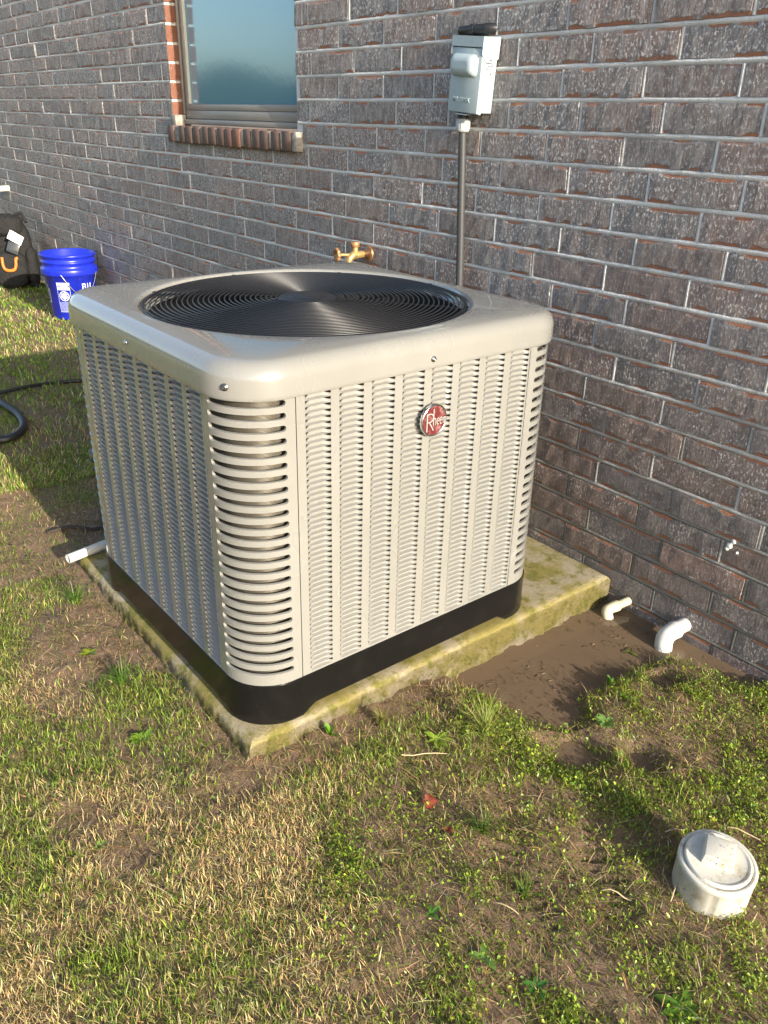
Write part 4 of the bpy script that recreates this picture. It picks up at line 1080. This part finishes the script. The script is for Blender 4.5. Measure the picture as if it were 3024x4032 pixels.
fl = blades('floating_straw', x, y, rng.uniform(.006, .022, n), rng.uniform(.0006, .0014, n), np.full(n, 1.52), colour(n, (.17, .115, .06), .4), M_dry, .02, .0)
co = np.empty(n*15, np.float32); fl.data.vertices.foreach_get('co', co); co = co.reshape(-1, 3); co[:, 2] = .0012+rng.uniform(0, .002, len(co)); fl.data.vertices.foreach_set('co', co.ravel()); fl.data.update()
# broad leaves scattered through the lawn left of the pad
N = 2000
x, y = scatter(N, -1.3, .3, -1.9, -1.2); k = ok(x, y) & (fbm(x, y, 6, 95) > .58); x, y = x[k], y[k]; n = len(x)
leaves('lawn_weeds', x, y, np.abs(rng.normal(.014, .006, n)), rng.uniform(.0025, .0055, n), colour(n, (.11, .175, .025), .3, .1), M_weed, .5)
# --- far lawn
N = 300000
x = -1.6-rng.random(N)**1.5*9; y = rng.uniform(-6.5, -.02, N); dc = lod(x, y); fn = fbm(x, y, 2.5, 99); f2 = fbm(x, y, 9, 97)
k = ok(x, y) & (rng.random(N) < np.clip(.35+f2, 0, 1)*(1-.8*smooth01((.40+.8*(fn-.5)-pad_dist(x, y))/.25))); x, y, dc, fn, f2 = x[k], y[k], dc[k], fn[k], f2[k]; n = len(x)
dry = rng.random(n) < np.clip(.17+1.9*(fn-.5)+.25*smooth01((x+2.8)/1.2), .06, .8)
c = np.where(dry[:, None], colour(n, (.54, .44, .20), .3), colour(n, (.22, .36, .036), .3, .13))
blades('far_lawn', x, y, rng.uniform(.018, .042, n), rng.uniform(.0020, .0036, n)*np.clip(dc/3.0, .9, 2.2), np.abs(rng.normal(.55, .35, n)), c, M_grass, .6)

# --- individual plants that stand out
def rosette(x, y, n, s, label, seed, colr=(.13, .23, .025), name='weed_plant', upright=.5, long=1.0, cat='weed', z=None):
    r = random.Random(seed); m = MB(); 
    for i in range(n):
        a = 2*math.pi*i/n+r.uniform(-.4, .4); l = s*r.uniform(.7, 1.15)*long; w = s*r.uniform(.16, .26); el = upright*r.uniform(.5, 1.2)
        dx, dy = math.cos(a), math.sin(a); pts = []
        for j in range(6):
            t = j/5; zz = l*t*math.sin(el)-l*.45*t*t*math.cos(el)*.6; rr_ = l*t*math.cos(el); ww = w*math.sin(math.pi*min(1, .12+t*.88))**.7*(1 if j % 2 else .82)
            pts.append((rr_, zz+.004, ww if j < 5 else .0005))
        L_ = [(dx*p-dy*w_, dy*p+dx*w_, z_+w_*.35) for p, z_, w_ in pts]; C_ = [(dx*p, dy*p, z_) for p, z_, w_ in pts]; R_ = [(dx*p+dy*w_, dy*p-dx*w_, z_+w_*.35) for p, z_, w_ in pts]
        m.add(L_+C_+R_, [(k*6+j, k*6+j+1, (k+1)*6+j+1, (k+1)*6+j) for k in range(2) for j in range(5)], 0, True)
    o = m.build(name, M_weed, None, (x, y, max(gz(x, y), z if z is not None else -1)))
    col = np.array([[*[c_*math.exp(r.uniform(-.2, .2)) for c_ in colr], 1]]*len(m.v), np.float32)
    ca = o.data.color_attributes.new('Col', 'FLOAT_COLOR', 'POINT'); ca.data.foreach_set('color', col.ravel()); return tag(o, label, cat, 'weeds standing out of the lawn')
def tuft(x, y, n, s, label, seed, colr=(.20, .25, .05), group='tall grass tufts'):
    r = random.Random(seed); m = MB()
    for i in range(n):
        a = r.uniform(0, 6.283); l = s*r.uniform(.6, 1.2); b = r.uniform(.2, 1.1); w = .0014
        ox, oy = r.uniform(-.006, .006), r.uniform(-.006, .006); pts = []
        for j in range(5): t = j/4; pts.append((ox+math.cos(a)*l*t*math.sin(b*(.4+.8*t)), oy+math.sin(a)*l*t*math.sin(b*(.4+.8*t)), l*t*math.cos(b*(.4+.8*t))))
        px, py = -math.sin(a)*w, math.cos(a)*w
        m.add([(p[0]+px*(1-i_/4.3), p[1]+py*(1-i_/4.3), p[2]) for i_, p in enumerate(pts)]+[(p[0]-px*(1-i_/4.3), p[1]-py*(1-i_/4.3), p[2]) for i_, p in enumerate(pts)], [(j, j+1, 5+j+1, 5+j) for j in range(4)])
    o = m.build('grass_tuft', M_grass, None, (x, y, gz(x, y)))
    ca = o.data.color_attributes.new('Col', 'FLOAT_COLOR', 'POINT'); col = np.array([[*colr, 1]]*len(m.v), np.float32)*np.repeat(np.exp(rng.normal(0, .25, (n, 1))), 10, 0).astype(np.float32); col[:, 3] = 1; ca.data.foreach_set('color', col.ravel()); return tag(o, label, 'grass tuft', group)
def px2g(u, v, z=.04):
    d = F+RR*((u-1512)/FPX)-UU*((v-2016)/FPX); t = (z-CAM.z)/d.z; q = CAM+d*t; return q.x, q.y
tuft(*px2g(1905, 2905, .03), 70, .105, 'tallest pale green grass tuft in front of the puddle edge', 1, (.34, .40, .10))
tuft(*px2g(1500, 2850, .045), 40, .055, 'short yellowish grass tuft close to the pad front face', 2, (.24, .23, .06))
tuft(*px2g(1900, 3290, .035), 50, .06, 'dark green grass tuft right of the red leaf', 3, (.08, .16, .03))
tuft(*px2g(2060, 3520, .04), 36, .05, 'broad-bladed green grass tuft between mud prints and lawn', 4, (.12, .2, .03))
tuft(*px2g(300, 2360, .06), 60, .075, 'green grass tuft near the left pad edge below the drain pipe', 5, (.11, .2, .03))
tuft(*px2g(480, 2680, .05), 70, .065, 'large green grass tuft left of the pad near its middle', 6, (.10, .19, .035))
rosette(*px2g(1725, 2930, .03), 8, .036, 'pale green weed with broad leaves left of the tallest grass tuft', 11, (.27, .38, .04))
rosette(*px2g(1300, 2890, .05), 4, .034, 'single upright dock seedling at the pad near its front corner', 12, (.13, .24, .02), upright=1.1)
rosette(*px2g(2380, 2880, .01), 12, .030, 'clover clump with pale round leaves beside the puddle', 13, (.20, .33, .08), z=.0)
rosette(*px2g(2400, 2700, .01), 4, .038, 'broad leaf seedling standing at the puddle shore', 14, (.10, .19, .03), upright=1.2, z=.0)
rosette(*px2g(2680, 3990, .04), 8, .042, 'dandelion rosette at the bottom right corner of the lawn', 15, (.10, .19, .025), upright=.4)
rosette(*px2g(1700, 3615, .04), 4, .022, 'oval green leaf weed left of the boot prints', 16, (.10, .21, .03))
rosette(*px2g(1900, 3790, .04), 3, .030, 'two-leaved pale seedling below the boot prints', 17, (.15, .28, .05))
rosette(*px2g(2110, 3900, .04), 5, .026, 'glossy dark weed low in the bottom middle', 18, (.07, .17, .03))
rosette(*px2g(2480, 2560, .01), 3, .026, 'floating yellowish leaf sprig between puddle and large elbow pipe', 19, (.16, .18, .04), upright=.15, z=.0)
rosette(*px2g(350, 2570, .05), 9, .03, 'lime green weed on bare soil left of the pad', 20, (.22, .34, .03))
rosette(*px2g(395, 3345, .05), 4, .020, 'small bright seedling in the lower left lawn', 21, (.2, .34, .05), upright=.9)
rosette(*px2g(560, 2900, .05), 11, .032, 'leafy weed patch left of the pad near corner', 22, (.17, .29, .03))
# twigs and long straws
for i, (u0, v0, u1, v1, lab) in enumerate(((1580, 2985, 1760, 2978, 'grey twig lying behind the pale weed'), (2370, 3500, 2490, 3545, 'bent pale straw on the boot prints'), (2620, 3268, 2700, 3258, 'flat straw left of the clean-out cap'),
        (2640, 3552, 2672, 3455, 'straw leaning beside the clean-out cap base'), (2870, 3245, 3000, 3290, 'brown straw behind the clean-out cap'), (1950, 3575, 2040, 3625, 'pale straw on mud in the lower middle'), (2730, 3760, 2760, 3890, 'long yellow straw below the clean-out cap'))):
    a, b = px2g(u0, v0, .045), px2g(u1, v1, .045); pts = []
    for j in range(5):
        t = j/4; X = a[0]+(b[0]-a[0])*t; Y = a[1]+(b[1]-a[1])*t; pts.append((X, Y, gz(X, Y)+.012+.006*math.sin(t*3.1)))
    m = MB(); m.tube(pts, [.0012, .0014, .0013, .0011, .0007], 6); tag(m.build('straw', M_straw), lab, 'straw', 'loose straws and twigs on the ground')

# ================================================================ what the glass and glossy paint reflect: hedge across the yard
m_ = NT('hedge_green'); p = m_.pos(); m_.bsdf(m_.mix(m_.noise(p, 3, 5, .7), (.012, .022, .008), (.055, .085, .025)), .7, 0, .2, m_.bump(m_.noise(p, 5, 5, .7), 1., .2))
hx_ = np.linspace(-60, 30, 260); rows = []
Xh = np.repeat(hx_[:, None], 12, 1); t = np.linspace(0, 1, 12)[None]
ht = 2.5+1.3*fbm(hx_, hx_*0, .35, 7)[:, None]-.5
Yh = -14-1.2*np.sin(t*np.pi)+.0*Xh; Yh = -14+2.4*(t-.5)+(fbm(Xh, t*6+Xh*0, .9, 13)-.5)*1.2
Zh = ht*np.sin(np.pi*np.clip(t, 0.0, 1))**.45-.1+(fbm(Xh*2, t*9+Xh*0, .8, 19)-.5)*.4
tag(grid_mesh('far_hedge', Xh, Yh, Zh, m_.m), kind='stuff')
